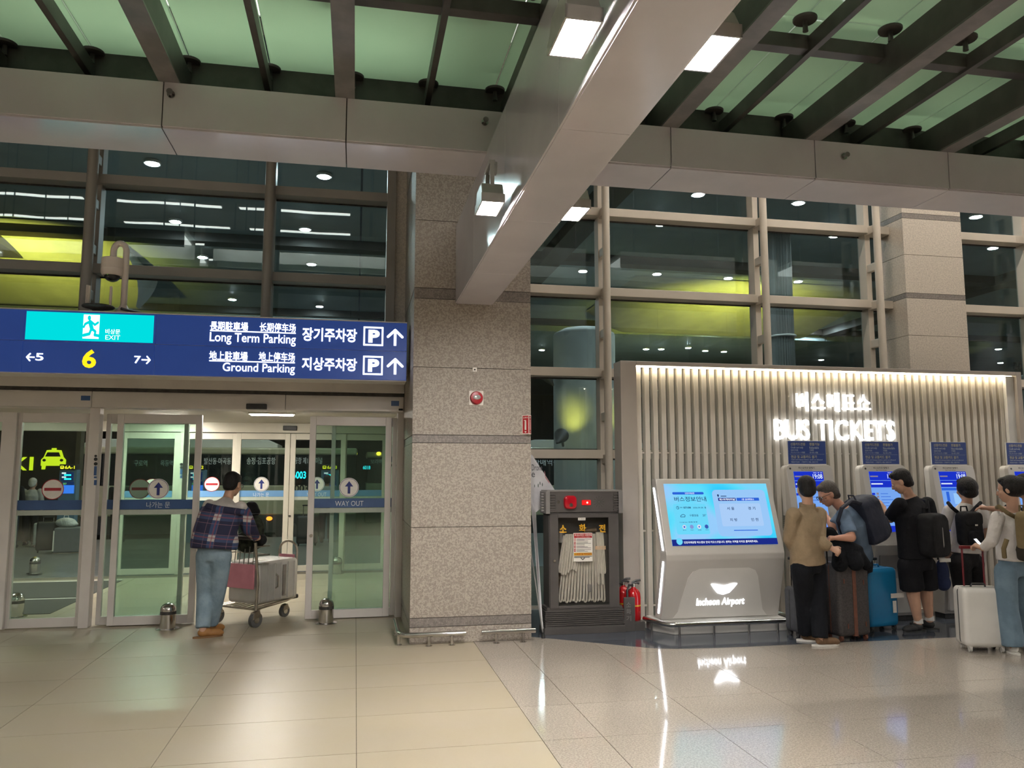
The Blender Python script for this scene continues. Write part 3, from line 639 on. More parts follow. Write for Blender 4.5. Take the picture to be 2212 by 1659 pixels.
# ================================================================== ON THE PILLAR
M_RED = mat('alarm_red', (.42, .012, .02), .3, var=(.36, .01, .018), vscale=10)
t = thing('fire_alarm', 'round red fire alarm strobe on a white square plate', 'fire alarm', (1.258, PYF, 2.549))
Bx('back_plate', M_STICKW, t, -.078, .078, -.012, 0, -.078, .078, .004)
f = Matrix.Rotation(PI / 2, 4, 'X')
mb = MB().lathe([(.068, 0), (.072, .02), (.062, .045), (.03, .05)], 28); mb.v = [tuple(f @ Vector(v) + Vector((0, -.012, 0))) for v in mb.v]; r = mb.obj('red_case', M_RED, t, 0, 2, True)
MB().ell((0, -.062, .004), (.042, .014, .026), 20, 10).obj('strobe_lens', mat('clear_strobe', (.6, .6, .6), .15, metal=.5, var=(.5, .5, .5), vscale=50), t, 0, 2, True)
t = thing('wall_detector', 'tiny white square detector on the pillar above the alarm', 'detector', (at(1025, 799, PYF)[0], PYF, at(1025, 799, PYF)[1]))
Bx('case', M_STICKW, t, -.024, .024, -.02, 0, -.024, .024, .005); Bx('dark_window', M_SEAM, t, -.008, .008, -.022, -.018, -.008, .008)
b = box_at(1128, 897, 1145, 938, PYF)
t = thing('extinguisher_sign', 'red folded fire extinguisher sign on the pillar edge', 'sign', (0, PYF, 0))
xm = b[0] + .062
MB().prism([(b[0], 0), (xm, -.06), (b[1] + .012, 0)], b[2], b[3], 'z').obj('folded_plate', M_STICKW, t)
TA = lambda u, v, h: (b[0] + u * .062 - h * .7, -u * .06 - h * .7, b[2] + v * (b[3] - b[2]))
TB = lambda u, v, h: (xm + u * (b[1] + .012 - xm) + h * .7, -.06 + u * .06 - h * .7, b[2] + v * (b[3] - b[2]))
for TT in (TA, TB):
    q = plate('red_face', rect(.08, .92, .04, .96), M_RED, t, TT, .001)
    plates('white_pictogram', [rect(.38, .62, .22, .62), disc(.5, .64, .11, 12), rect(.28, .52, .70, .74), [(.5, .06), (.66, .15), (.34, .15)]], M_STICKW, q, lambda u, v, h, TT=TT: TT(u, v, h + .0012), .001)
    plan_fit('소화기', (.16, .84, .82, .90), M_STICKW, q, lambda u, v, h, TT=TT: TT(u, v, h + .0012), .02, .001)
# guard rails at the pillar foot
t = thing('guard_rail', 'low polished steel rail wrapping the left pillar corner', 'guard rail', (0, 0, 0), 0, 'low steel rails at the pillar foot')
MB().tube([(.47, 9.1, .115), (.47, 8.38, .115), (.485, 8.29, .115), (.53, 8.25, .115), (1.145, 8.25, .115)], .026, 14).obj('rail', M_CHROME, t, 0, 2, True)
for x, y in ((.47, 8.85), (.47, 8.36), (.77, 8.25), (1.005, 8.25)): MB().cyl((x, y, 0), (x, y, .10), .016, None, 10).lathe([(.035, 0), (.035, .006), (.016, .008)], 14, (x, y, 0)).obj('post', M_CHROME, t, 0, 2, True)
t = thing('guard_rail', 'short low polished steel rail at the right pillar foot', 'guard rail', (0, 0, 0), 0, 'low steel rails at the pillar foot')
MB().tube([(1.31, 8.25, .115), (1.88, 8.25, .115)], .026, 14).obj('rail', M_CHROME, t, 0, 2, True)
for x in (1.465, 1.75): MB().cyl((x, 8.25, 0), (x, 8.25, .10), .016, None, 10).lathe([(.035, 0), (.035, .006), (.016, .008)], 14, (x, 8.25, 0)).obj('post', M_CHROME, t, 0, 2, True)
# ---- bollards
def bollard(x, y, label, s=1.):
    t = thing('bollard', label, 'bollard', (x, y, 0), 0, 'low steel bollards at the doors')
    MB().lathe([(.125 * s, 0), (.125 * s, .008), (.10 * s, .012), (.085 * s, .014)], 24).obj('flange', M_CHROME, t, 0, 2, True)
    MB().lathe([(.085 * s, .012), (.085 * s, .17)], 24).obj('shaft', M_CHROME, t, 0, 2, True)
    MB().lathe([(.0855 * s, .165), (.0855 * s, .178), (.0855 * s, .19), (.0855 * s, .20)], 24).obj('dark_ring', M_SEAM, t, 0, 2, True)
    MB().lathe([(.085 * s, .20)] + [(.085 * s * math.cos(a), .215 + .075 * math.sin(a)) for a in [PI / 2 * k / 8 for k in range(8)]] + [(.004, .29)], 24).obj('dome', M_CHROME, t, 0, 2, True)
bollard(-2.04, 9.70, 'steel bollard standing left of the man with the trolley'); bollard(-.30, 9.70, 'steel bollard in front of the WAY OUT leaf')
bollard(-4.03, 10.85, 'steel bollard behind the far left glass leaf'); bollard(-5.47, 15.4, 'steel bollard outside, beyond the entrance mats'); bollard(-.28, 14.35, 'steel bollard in the vestibule behind the WAY OUT leaf')
# hand sanitiser unit on the vestibule glass
bb = box_at(840, 962, 854, 1008, 10.35)
t = thing('wall_dispenser', 'white slim dispenser box beside the WAY OUT leaf', 'dispenser', (0, 10.33, 0)); Bx('case', M_WHITE, t, bb[0], bb[1], -.05, .0, bb[2] + .03, bb[3], .01); Bx('drip_tray', M_BLACK, t, bb[0] - .01, bb[1] + .01, -.06, 0, bb[2], bb[2] + .03, .004)
plate('blue_label', rect(bb[0] + .03, bb[1], bb[2] + .06, bb[2] + .13), M_BLUEBAND, t, lambda u, v, h: (u, -.05 - h, v), .001)
# ================================================================== HYDRANT CABINET
M_CAB = mat('charcoal_cabinet_paint', (.075, .067, .064), .38, var=(.085, .077, .073), vscale=6)
M_CABL = mat('grey_cabinet_trim', (.27, .255, .25), .35, metal=.4, var=(.24, .23, .225), vscale=6)
HX = 2.505
t = thing('hydrant_cabinet', 'charcoal fire hydrant cabinet with a glazed door between pillar and ticket wall', 'hydrant cabinet', (HX, 8.55, 0))
for k in range(9): Bx('plinth_fin', M_CAB, t, -.45, .45, -.012, .23, .07 + k * .021, .083 + k * .021, .002)
Bx('plinth', M_CAB, t, -.46, .46, -.02, .24, 0, .07, .004); Bx('plinth_core', M_SEAM, t, -.44, .44, 0, .23, .06, .27)
# case open at the front, so that hose and valve can be seen
Bx('case_side', M_CAB, t, -.40, -.37, 0, .24, .27, 1.30); Bx('case_side', M_CAB, t, .37, .40, 0, .24, .27, 1.30); Bx('case_back', M_CAB, t, -.40, .40, .27, .24, .27, 1.30); Bx('case_floor', M_CAB, t, -.43, .43, -.01, .24, .25, .29, .004); Bx('case_head', M_CAB, t, -.40, .40, 0, .24, 1.28, 1.31)
dr = MB().box(-.395, -.30, -.022, .0, .275, 1.295).box(.28, .395, -.022, .0, .275, 1.295).box(-.30, .28, -.022, .0, .275, .305).box(-.30, .28, -.022, .0, 1.255, 1.295).obj('door', M_CAB, t, .003)
Bx('glazing', M_CLEAR, dr, -.30, .28, -.014, -.010, .305, 1.255)
x, z = at(1197, 1211, 8.53); MB().cyl((x - HX, -.045, z), (x - HX, -.02, z), .014, None, 14).obj('lock', M_CHROME, dr, 0, 2, True)
M_GOLD = mat('golden_letter', (.62, .34, .015), .45, var=(.58, .31, .012), vscale=20)
def HB(x0, y0, x1, y1, Y=8.53): a = box_at(x0, y0, x1, y1, Y); return (a[0] - HX, a[1] - HX, a[2], a[3])
for s, p in (('소', (1209, 1134, 1224, 1151)), ('화', (1251, 1132, 1266, 1150)), ('전', (1294, 1133, 1308, 1150))): text_fit(s, HB(*p), -.0155, M_GOLD, dr, .03, .002)
plate('number_label', rect(*HB(1249, 1118, 1265, 1124)), M_STICKW, dr, lambda u, v, h: (u, -.0155 - h, v), .002)
text_fit('1-131', HB(1252, 1119.5, 1262, 1122.5), -.0177, M_BLACK, dr, 0, .001)
# instruction sheet
sh = plate('instruction_sheet', rect(*HB(1239, 1151, 1280, 1213)), M_STICKW, dr, lambda u, v, h: (u, -.0155 - h, v), .002)
plate('red_heading', rect(*HB(1240, 1152.5, 1279, 1162)), M_RED, sh, lambda u, v, h: (u, -.0177 - h, v), .0008)
text_fit('옥내소화전 사용방법', HB(1241, 1153.5, 1278, 1158), -.0188, M_STICKW, sh, .01, .0006)
text_fit('How to use the indoor hydrant', HB(1246, 1159, 1274, 1161.3), -.0188, M_STICKW, sh, 0, .0006, res=1)
M_SMALLTXT = mat('small_print', (.08, .08, .08), .6, var=(.1, .1, .1), vscale=20)
for k, y in enumerate((1163.6, 1171, 1178.5, 1186)):
    plate('step_number_box', rect(*HB(1240, y, 1244, y + 6)), M_RED, sh, lambda u, v, h: (u, -.0177 - h, v), .0008)
    text_fit(str(k + 1), HB(1241, y + 1, 1243, y + 5), -.0188, M_STICKW, sh, .03, .0006)
    for j in range(3): plate('print_line', rect(*HB(1245.5, y + .6 + j * 2, 1277 - 7 * ((j * 2 + k) % 3), y + 1.5 + j * 2)), M_SMALLTXT, sh, lambda u, v, h: (u, -.0177 - h, v), .0006)
plate('yellow_strip', rect(*HB(1240, 1194, 1279, 1200)), M_GOLD, sh, lambda u, v, h: (u, -.0177 - h, v), .0008)
text_fit('소화전 앞 적치금지', HB(1241.5, 1195, 1278, 1199), -.0188, M_RED, sh, .015, .0006)
for j in (0, 1): plate('print_line', rect(*HB(1240.5, 1201 + 2.4 * j, 1279 - 5 * j, 1202.6 + 2.4 * j)), M_SMALLTXT, sh, lambda u, v, h: (u, -.0177 - h, v), .0006)
plates('wing_logo', [[(0, 0), (.012, .014), (.030, .018), (.020, .006), (.006, -.008), (0, -.010)], [(0, 0), (0, -.010), (-.006, -.008), (-.020, .006), (-.030, .018), (-.012, .014)]], M_SMALLTXT, sh, lambda u, v, h: (u + HB(1259, 1207, 1260, 1208)[0], -.0177 - h, v + HB(1259, 1207, 1260, 1208)[2]), .0006)
# alarm box on top
Bx('alarm_box', M_CAB, t, -.39, .39, -.02, .24, 1.315, 1.545, .004); Bx('box_lid', M_CABL, t, -.43, .44, -.03, .25, 1.540, 1.558, .004)
Bx('corner_post', M_CABL, t, -.445, -.395, -.045, .24, 1.30, 1.545, .006); Bx('corner_post', M_CABL, t, .395, .445, -.045, .24, 1.30, 1.545, .006)
for s in (-1, 1):
    for k in range(7): Bx('grille_fin', M_CAB, t, s * .365 - .028, s * .365 + .028, -.034, -.018, 1.335 + k * .028, 1.350 + k * .028, .002)
for k in range(7): Bx('side_fin', M_CABL, t, -.475, -.445, .05, .12, 1.325 + k * .03, 1.343 + k * .03, .003)
pn = plate('front_panel', rect(*HB(1200, 1069, 1314, 1099, 8.53)), M_CAB, t, lambda u, v, h: (u, -.02 - h, v), .008)
b = HB(1217, 1070, 1245, 1100, 8.53); c0, c1 = (b[0] + b[1]) / 2, (b[2] + b[3]) / 2; rr = (b[1] - b[0]) / 2
bl = MB().loft([[(c0 + s * rr * (abs(math.cos(a)) ** .6) * (1 if math.cos(a) > 0 else -1), -y, c1 + s * rr * 1.02 * (abs(math.sin(a)) ** .6) * (1 if math.sin(a) > 0 else -1)) for a in [2 * PI * k / 28 for k in range(28)]] for s, y in ((1, .026), (1, .045), (.88, .062), (.5, .07))]).obj('red_call_point', mat('red_gloss', (.45, .008, .018), .08, var=(.40, .007, .016), vscale=8), t, 0, 2, True)
MB().cyl((c0, -.075, c1 - .028), (c0, -.066, c1 - .028), .02, None, 14).obj('push_button', M_CHROME, bl, 0, 2, True)
b = HB(1256, 1080, 1275, 1091, 8.53); Bx('red_indicator', mat('red_lens', (.5, .01, .01), .15, var=(.45, .01, .01), vscale=9, emit=(1, .02, .02), es=.5), t, b[0], b[1], -.05, -.026, b[2], b[3], .006)
MB().ell(((b[0] + b[1]) / 2 + .008, -.05, (b[2] + b[3]) / 2), (.011, .006, .011), 12, 8).obj('lamp_glow', emis('red_lamp', (1, .18, .15), 6), t)
x, z = at(1206, 1084, 8.52); MB().cyl((x - HX, -.04, z), (x - HX, -.026, z), .016, None, 14).obj('key_lock', M_CHROME, t, 0, 2, True)
x, z = at(1294, 1084, 8.52); mb = MB()
for a in range(12):
    for r in (.018, .032, .046, .058): mb.add(*[[(x - HX + r * math.cos(PI * a / 6) + q * .004, -.0285, z + r * math.sin(PI * a / 6) + w * .004) for q, w in ((-1, -1), (1, -1), (1, 1), (-1, 1))], [(0, 1, 2, 3)]])
mb.obj('speaker_holes', M_SEAM, t)['kind'] = 'stuff'
# hose, valve inside
M_HOSE = mat('white_canvas_hose', (.74, .69, .60), .8, var=(.64, .59, .51), vscale=60, bump=.3, bscale=200, stretch=(1, 1, .2))
t = thing('fire_hose', 'white canvas hose folded in hanging loops inside the hydrant cabinet', 'hose', (HX, 8.55, 0))
def fold(x0, x1, xb0, xb1, zt, zb, y):
    """one flattened hairpin of hose"""
    pts = []
    for k in range(9): u = k / 8; pts.append((x0 + (xb0 - x0) * u, y, zt + (zb + .03 - zt) * u))
    for k in range(1, 6): a = PI * k / 6; pts.append((xb0 + (xb1 - xb0) * (1 - math.cos(a)) / 2, y, zb + .03 - .03 * math.sin(a)))
    for k in range(9): u = k / 8; pts.append((xb1 + (x1 - xb1) * u, y, zb + .03 + (zt - zb - .03) * u))
    mb = MB().tube(pts, .0085, 8); mb.v = [(a, y + (b - y) * 2.6, c) for a, b, c in mb.v]; return mb
n = 0
for k in range(7): u = k / 6; fold(-.225 + .028 * k, -.211 + .028 * k, -.285 + .030 * k, -.262 + .030 * k, 1.06, .66 - .03 * math.sin(k), .022).obj('hose_fold', M_HOSE, t, 0, 2, True)
for k in range(15): fold(-.19 + .0285 * k, -.176 + .0285 * k, -.275 + .0355 * k, -.247 + .0355 * k, 1.07, .335 + .01 * math.sin(k * 2.1), .06).obj('hose_fold', M_HOSE, t, 0, 2, True)
for k in range(4): fold(.15 + .02 * k, .16 + .02 * k, .16 + .024 * k, .175 + .024 * k, 1.09, .52 + .12 * (k % 2), .020).obj('hose_fold', M_HOSE, t, 0, 2, True)
M_BRASS = mat('dull_brass', (.20, .15, .10), .35, metal=.8, var=(.25, .18, .12), vscale=30)
MB().cyl((-.245, .06, .98), (-.245, .06, 1.10), .03, None, 14).obj('coupling', M_CABL, t, 0, 2, True)
MB().cyl((.0, .06, 1.105), (.16, .06, 1.115), .022, .028, 14).obj('nozzle', M_BRASS, t, 0, 2, True)
MB().cyl((.07, .05, .44), (.07, .05, .52), .026, None, 14).obj('coupling', M_CABL, t, 0, 2, True)
Bx('paper_band', mat('peach_band', (.75, .50, .30), .7, var=(.70, .46, .27), vscale=20), t, .13, .25, .0, .006, .90, .94)
t = thing('hydrant_valve', 'round brass hydrant valve wheel behind the hanging hose', 'valve', (HX, 8.55, 0))
MB().cyl((-.19, .165, .56), (-.19, .21, .56), .10, None, 20).obj('valve_body', M_BRASS, t, 0, 2, True)
MB().tube([(-.13 + .06 * math.cos(2 * PI * k / 18), .16, .55 + .085 * math.sin(2 * PI * k / 18)) for k in range(18)], .012, 8, True).obj('hand_wheel', mat('faded_red', (.28, .06, .04), .5, var=(.24, .05, .035), vscale=12), t, 0, 2, True)
# ---- extinguishers and their stand
t = thing('extinguisher_stand', 'charcoal stand for fire extinguishers beside the hydrant cabinet', 'stand', (3.06, 8.60, 0))
Bx('tray', M_CAB, t, -.09, .15, -.03, .33, 0, .10, .004); Bx('front_plate', M_CAB, t, -.10, .03, -.045, -.02, .0, .37, .006)
for k, s in enumerate('소화기'): text_fit(s, (-.075, -.02, .265 - .075 * k, .32 - .075 * k), -.045, M_CABL, t, .0, .002)
M_EXT = mat('extinguisher_red', (.48, .010, .014), .16, var=(.44, .009, .012), vscale=7)
def ext(x, y, label):
    t = thing('fire_extinguisher', label, 'fire extinguisher', (x, y, .10), 0, 'extinguishers on the charcoal stand')
    MB().lathe([(.072, 0), (.08, .015), (.08, .25), (.075, .30), (.05, .335), (.025, .35), (.02, .37)], 24).obj('cylinder', M_EXT, t, 0, 2, True)
    MB().lathe([(.081, .155), (.081, .17)], 24).obj('yellow_ring', M_GOLD, t, 0, 2, True)
    MB().cyl((0, 0, .36), (0, 0, .40), .022, None, 12).obj('valve', M_CHROME, t, 0, 2, True)
    MB().tube([(-.02, 0, .40), (.03, -.02, .412), (.06, -.03, .40)], .012, 8).tube([(-.02, 0, .41), (.03, -.02, .435), (.075, -.035, .44)], .012, 8).obj('lever', M_BLACK, t, 0, 2, True)
    MB().tube([(-.02, -.02, .38), (-.07, -.05, .39), (-.10, -.07, .33), (-.10, -.075, .2), (-.085, -.06, .08)], .013, 10).obj('discharge_hose', M_BLACK, t, 0, 2, True)
ext(3.125, 8.70, 'red fire extinguisher nearest the slatted wall'); ext(3.06, 8.86, 'red fire extinguisher half hidden behind its stand')
# ---- folded triangular banner
M_BANNER = mat('white_banner_fabric', (.55, .54, .55), .7, var=(.47, .46, .48), vscale=4, bump=.1, bscale=20)
t = thing('banner_stand', 'folded white triangular drone banner leaning beside the hydrant cabinet', 'banner', (0, 0, 0))
MB().add([(1.965, 8.875, 1.955), (1.99, 8.88, 1.955), (2.29, 8.88, 1.50), (2.03, 8.875, 1.30), (2.005, 8.86, 1.0), (2.005, 8.43, .09), (1.985, 8.43, .09), (1.955, 8.70, 1.2), (1.955, 8.86, 1.55)],
         [(0, 1, 2), (0, 2, 8), (8, 2, 3, 7), (7, 3, 4, 5, 6)]).obj('fabric', M_BANNER, t).modifiers.new('solid', 'SOLIDIFY').thickness = .004
MB().tube([(1.955, 8.88, 1.97), (1.93, 8.80, 1.4), (1.915, 8.62, .9), (2.0, 8.41, .03)], .008, 8).obj('pole', mat('grey_pole', (.3, .29, .28), .35, metal=.5, var=(.26, .25, .24), vscale=9), t, 0, 2, True)
MB().cyl((2.0, 8.40, 0), (2.0, 8.40, .06), .022, .014, 10).obj('foot', M_BLACK, t)
TBn = lambda u, v, h: (1.965 + u * .27, 8.872 - h - .006 - (1.955 - v) * .02, v)
M_DK = mat('dark_print', (.06, .06, .07), .6, var=(.08, .08, .09), vscale=20)
plan_fit('Drone', (.06, .52, 1.775, 1.845), M_DK, t, TBn, .0, .003); plan_fit('e', (.05, .2, 1.70, 1.75), M_DK, t, TBn, .0, .003)
plates('dark_motif', [disc(.18, 1.60, .018, 10), disc(.34, 1.605, .022, 10), disc(.52, 1.615, .02, 10), disc(.42, 1.63, .02, 10)], mat('motif_print', (.13, .15, .14), .6, var=(.1, .12, .11), vscale=30), t, lambda u, v, h: TBn(u, v, h), .003)
plates('red_motif', stroke([(.62, 1.76), (.66, 1.70), (.82, 1.64)], .02), mat('faded_print_red', (.45, .2, .22), .6, var=(.4, .18, .2), vscale=20), t, TBn, .003)
# ================================================================== TICKET WALL
M_SLAT = mat('cream_slat_paint', (.71, .655, .58), .45, var=(.68, .63, .555), vscale=3)
M_FRAME = mat('taupe_frame_paint', (.40, .355, .31), .4, var=(.38, .335, .295), vscale=3)
E_LED = emis('warm_led_strip', (1, .87, .62), 36)
E_LET = emis('cool_white_letter', (.93, .97, 1), 4.5)
t = thing('ticket_wall', 'cream slatted wall in a taupe frame with glowing BUS TICKETS letters', 'partition', (3.08, 8.90, 0))
TWW = 5.58
Bx('frame_post', M_FRAME, t, 0, .20, 0, .26, 0, 3.085, .006); Bx('frame_post', M_FRAME, t, TWW - .06, TWW + .02, 0, .26, 0, 3.085, .006); Bx('frame_head', M_FRAME, t, .20, TWW - .06, 0, .26, 3.035, 3.085, .006)
Bx('sill', M_SLAT, t, .20, TWW - .06, .06, .24, 0, .05, .004); Bx('end_panel', M_WHITE, t, TWW - .18, TWW - .06, .05, .20, .05, 3.03)
slat = MB().box(-.030, .030, 0, .11, .05, 3.03).mesh('slat', .004); slat.materials.append(M_SLAT)
k = 0
while .245 + .1063 * k < TWW - .2:
    link('slat', slat, None, t, (.262 + .1063 * k, .10, 0)); k += 1
for z in (.18, 1.05, 1.98): Bx('tie_rod', M_SLAT, t, .2, TWW - .06, .15, .17, z, z + .02)
Bx('light_strip', E_LED, t, .22, TWW - .08, .055, .075, 3.022, 3.034)
def TWB(x0, y0, x1, y1): a = box_at(x0, y0, x1, y1, 8.955); return (a[0] - 3.08, a[1] - 3.08, a[2], a[3])
for s, p, bo in (('버스매표소', (1722, 848, 1883, 889), .010), ('BUS TICKETS', (1674, 907, 1936, 951), .014)):
    text_fit(s, TWB(*p), .085, E_LET, t, bo, .012, name='glowing_letters', res=3)
# ================================================================== BUS INFORMATION KIOSK
M_KIOSK = mat('silver_grey_kiosk_paint', (.50, .475, .445), .32, var=(.48, .455, .425), vscale=3)
M_KIOSKW = mat('white_kiosk_shell', (.66, .635, .60), .3, var=(.63, .61, .575), vscale=3)
def prof(p, q, r=0): return p
IX, IW = 3.335, 1.41
t = thing('information_kiosk', 'grey bus information kiosk with a wide cyan touch screen', 'kiosk', (IX, 8.22, 0))
body = MB().prism([(.27, 1.675), (.285, 1.68), (.40, 1.68), (.18, .84), (.38, .14), (.19, .14), (.0, .80), (.0, .86)], 0, IW, 'x').obj('body', M_KIOSK, t, .012, 2)
Tk = lambda u, v, h: (u, .2665 - (1.665 - v) * .331 - h * .948, v - h * .318)      # upper sloping face
Tl = lambda u, v, h: (u, .004 + (.80 - v) * .288 - h * .96, v - h * -.277)       # lower face slopes back to the foot
# base plinth and shelf
MB().prism([(-.06, .30), (.10, .05), (IW + .02, .05), (IW + .02, .50), (-.06, .50)], 0, .14, 'z').obj('plinth', M_KIOSKW, t, .01)
# lower arch panel
arch = [(.13, .15), (1.26, .15), (1.20, .22), (1.10, .60), (1.06, .67), (.98, .70), (.40, .70), (.32, .67), (.27, .60), (.18, .22)]
plate('arch_panel', arch, M_KIOSKW, t, Tl, .012)
E_LOGO = emis('logo_glow', (.95, .97, 1), 5)
wing = [(-.155, .10), (-.10, .098), (-.05, .085), (0, .075), (.05, .085), (.10, .098), (.155, .10), (.12, .055), (.07, .0), (0, -.02), (-.07, .0), (-.12, .055)]
plate('wing_logo', [(.70 + u, .42 + v) for u, v in wing], E_LOGO, t, lambda u, v, h: Tl(u, v, h + .012), .012)
plan_fit('Incheon Airport', (.395, .965, .26, .365), E_LOGO, t, lambda u, v, h: Tl(u, v, h + .012), .008, .006, 'brand_letters')
# glowing side strips
E_SIDE = emis('kiosk_side_glow', (.93, .95, 1), 9)
for a, b in (((.325, 1.58), (.085, .90)), ((.085, .78), (.255, .20))):
    MB().add([(-.006, a[0] - .012, a[1]), (-.006, a[0] + .022, a[1]), (-.006, b[0] + .022, b[1]), (-.006, b[0] - .012, b[1]), (.006, a[0] - .012, a[1]), (.006, a[0] + .022, a[1]), (.006, b[0] + .022, b[1]), (.006, b[0] - .012, b[1])], [(0, 1, 2, 3), (4, 5, 6, 7), (0, 1, 5, 4), (1, 2, 6, 5), (2, 3, 7, 6), (3, 0, 4, 7)]).obj('side_light', E_SIDE, t)
# screen
def screen_mat(name, c0, c1, c2, s, scale):
    m = bpy.data.materials.new(name); m.use_nodes = True; nt = m.node_tree; L = nt.links.new
    p = nt.nodes['Principled BSDF']; p.inputs['Base Color'].default_value = (.02, .02, .02, 1); p.inputs['Roughness'].default_value = .12
    tc = nd(nt, 'ShaderNodeTexCoord'); n = nd(nt, 'ShaderNodeTexNoise'); n.inputs['Scale'].default_value = scale; n.inputs['Detail'].default_value = 0
    L(tc.outputs['Object'], n.inputs[0]); r = nd(nt, 'ShaderNodeValToRGB'); e = r.color_ramp.elements
    e[0].position = .35; e[0].color = (*c0, 1); e[1].position = .65; e[1].color = (*c2, 1); q = e.new(.5); q.color = (*c1, 1)
    L(n.outputs['Fac'], r.inputs[0]); L(r.outputs[0], p.inputs['Emission Color']); p.inputs['Emission Strength'].default_value = s
    return m
M_SCR = screen_mat('cyan_screen', (.02, .62, 1.0), (.10, .74, 1.0), (.30, .62, 1.0), .95, 2.2)
E_PANEL = emis('screen_pale_blue', (.33, .60, .98), .95); E_PANEL2 = emis('screen_pale_cyan', (.16, .72, 1.0), .95); E_PANEL3 = emis('screen_pale_card', (.42, .64, .98), .95)
E_NAVY = emis('screen_navy', (.015, .03, .30), .8); E_ROYAL = emis('screen_royal', (.03, .14, .75), .9); E_INK = emis('screen_ink', (.03, .09, .30), .5); E_SCW = emis('screen_white', (.9, .95, 1), 1.2)
U0, U1, V0, V1 = .085, 1.345, .955, 1.625
sc = plate('screen', rect(U0, U1, V0, V1), M_SCR, t, Tk, .006)
zx = lambda px: U0 + (U1 - U0) * px                       # 0..1 across
zy = lambda py: V1 - (V1 - V0) * py                       # 0..1 down
def SR(x0, y0, x1, y1, m, r=0., h=0, nm='screen_card'): return plate(nm, rect(zx(x0), zx(x1), zy(y1), zy(y0), r), m, sc, lambda u, v, hh: Tk(u, v, hh + .006 + h), .001)
def ST(s, x0, y0, x1, y1, m=E_INK, h=.001, bold=0., res=None): return plan_fit(s, (zx(x0), zx(x1), zy(y1), zy(y0)), m, sc, lambda u, v, hh: Tk(u, v, hh + .006 + h), bold, .001, res=res)
SR(.45, .10, .97, .86, E_PANEL, .05); SR(.06, .33, .37, .82, E_PANEL2, .02); SR(.50, .33, .90, .70, E_PANEL3, .015, .001)
SR(.07, .135, .37, .175, E_ROYAL, .012); ST('인천국제공항', .19, .142, .28, .168, E_SCW); ST('버스정보안내', .08, .21, .385, .29, bold=.005)
ST('07:08', .155, .375, .225, .405, bold=.02); ST('PM', .125, .38, .145, .40); ST('2026.09.28. 월', .245, .378, .37, .405)
plates('clock_icon', [ringp(zx(.10), zy(.39), .013, .017)] + stroke([(zx(.10), zy(.372)), (zx(.10), zy(.39)), (zx(.108), zy(.40))], .003), E_INK, sc, lambda u, v, h: Tk(u, v, h + .008), .001)
plates('weather_icon', stroke([(zx(.115), zy(.54)), (zx(.155), zy(.54)), (zx(.16), zy(.515)), (zx(.145), zy(.50)), (zx(.13), zy(.505)), (zx(.115), zy(.525)), (zx(.115), zy(.54))], .005), E_INK, sc, lambda u, v, h: Tk(u, v, h + .008), .001)
ST('구름많음', .20, .50, .285, .535); ST('20°', .325, .50, .36, .535); ST('Language 言語/言语', .10, .615, .265, .635, res=1)
for k, (c, nm) in enumerate((((.7, .75, .9), 'KO'), ((.25, .35, .75), 'English'), ((.85, .85, .95), '日本語'), ((.05, .12, .5), '中文'))):
    x = .135 + .07 * k; plate('language_button', disc(zx(x), zy(.70), .022, 20), emis('language_%d' % k, c, .9), sc, lambda u, v, h: Tk(u, v, h + .008), .001); ST(nm, x - .015, .745, x + .015, .76, res=1)
plate('red_sun', disc(zx(.275), zy(.70), .009, 14), E_ROYAL, sc, lambda u, v, h: Tk(u, v, h + .0095), .001); plate('flag_disc', disc(zx(.135), zy(.70), .010, 14), E_ROYAL, sc, lambda u, v, h: Tk(u, v, h + .0095), .001)
plate('location_pin', [(zx(.505), zy(.225)), (zx(.495), zy(.19)), (zx(.5), zy(.175)), (zx(.51), zy(.175)), (zx(.515), zy(.19))], E_INK, sc, lambda u, v, h: Tk(u, v, h + .008), .001); SR(.53, .20, .585, .212, E_INK, 0, .001, 'print_line')
SR(.50, .235, .67, .285, E_NAVY, .004, .001); ST('제1여객터미널', .51, .243, .66, .278, E_SCW, .002, .01); SR(.68, .235, .90, .285, E_ROYAL, .004, .001); ST('1층 실내매표소', .73, .245, .85, .276, E_SCW, .002)
ST('서 울', .57, .385, .64, .435, h=.002, bold=.01); ST('경 기', .775, .385, .845, .435, h=.002, bold=.01); ST('지 방', .58, .57, .65, .62, h=.002, bold=.01); ST('인 천', .785, .57, .855, .62, h=.002, bold=.01)
SR(.60, .762, .83, .775, E_ROYAL, 0, .001, 'print_line')
SR(0, .90, 1, 1, E_NAVY, 0, .0); plate('footer_badge', disc(zx(.07), zy(.93), .036, 24), E_PANEL2, sc, lambda u, v, h: Tk(u, v, h + .0075), .001)
ST('인천국제공항 버스정보 안내 키오스크입니다. 원하는 지역을 터치로 클릭해주세요.', .11, .928, .81, .965, E_SCW, .002, .005)
# bumper rail in front
t = thing('guard_rail', 'curved steel bumper rail in front of the information kiosk', 'guard rail', (0, 0, 0))
MB().tube([(3.22, 8.62, .125), (3.24, 8.50, .125), (3.30, 8.30, .125), (3.36, 8.205, .125), (3.48, 8.185, .125), (4.0, 8.18, .125), (4.66, 8.18, .125), (4.80, 8.20, .125), (4.86, 8.27, .125), (4.87, 8.38, .125), (4.87, 8.6, .125)], .026, 14).obj('rail', M_CHROME, t, 0, 2, True)
for px, py in ((1468.3, 1375.6), (1546.4, 1374), (1622.8, 1371), (1698, 1373)):
    x = atz(px, py, 0)[0]; MB().cyl((x, 8.185, 0), (x, 8.185, .11), .012, None, 10).obj('post', M_CHROME, t, 0, 2, True)
MB().cyl((3.25, 8.48, 0), (3.25, 8.48, .11), .012, None, 10).obj('post', M_CHROME, t, 0, 2, True)
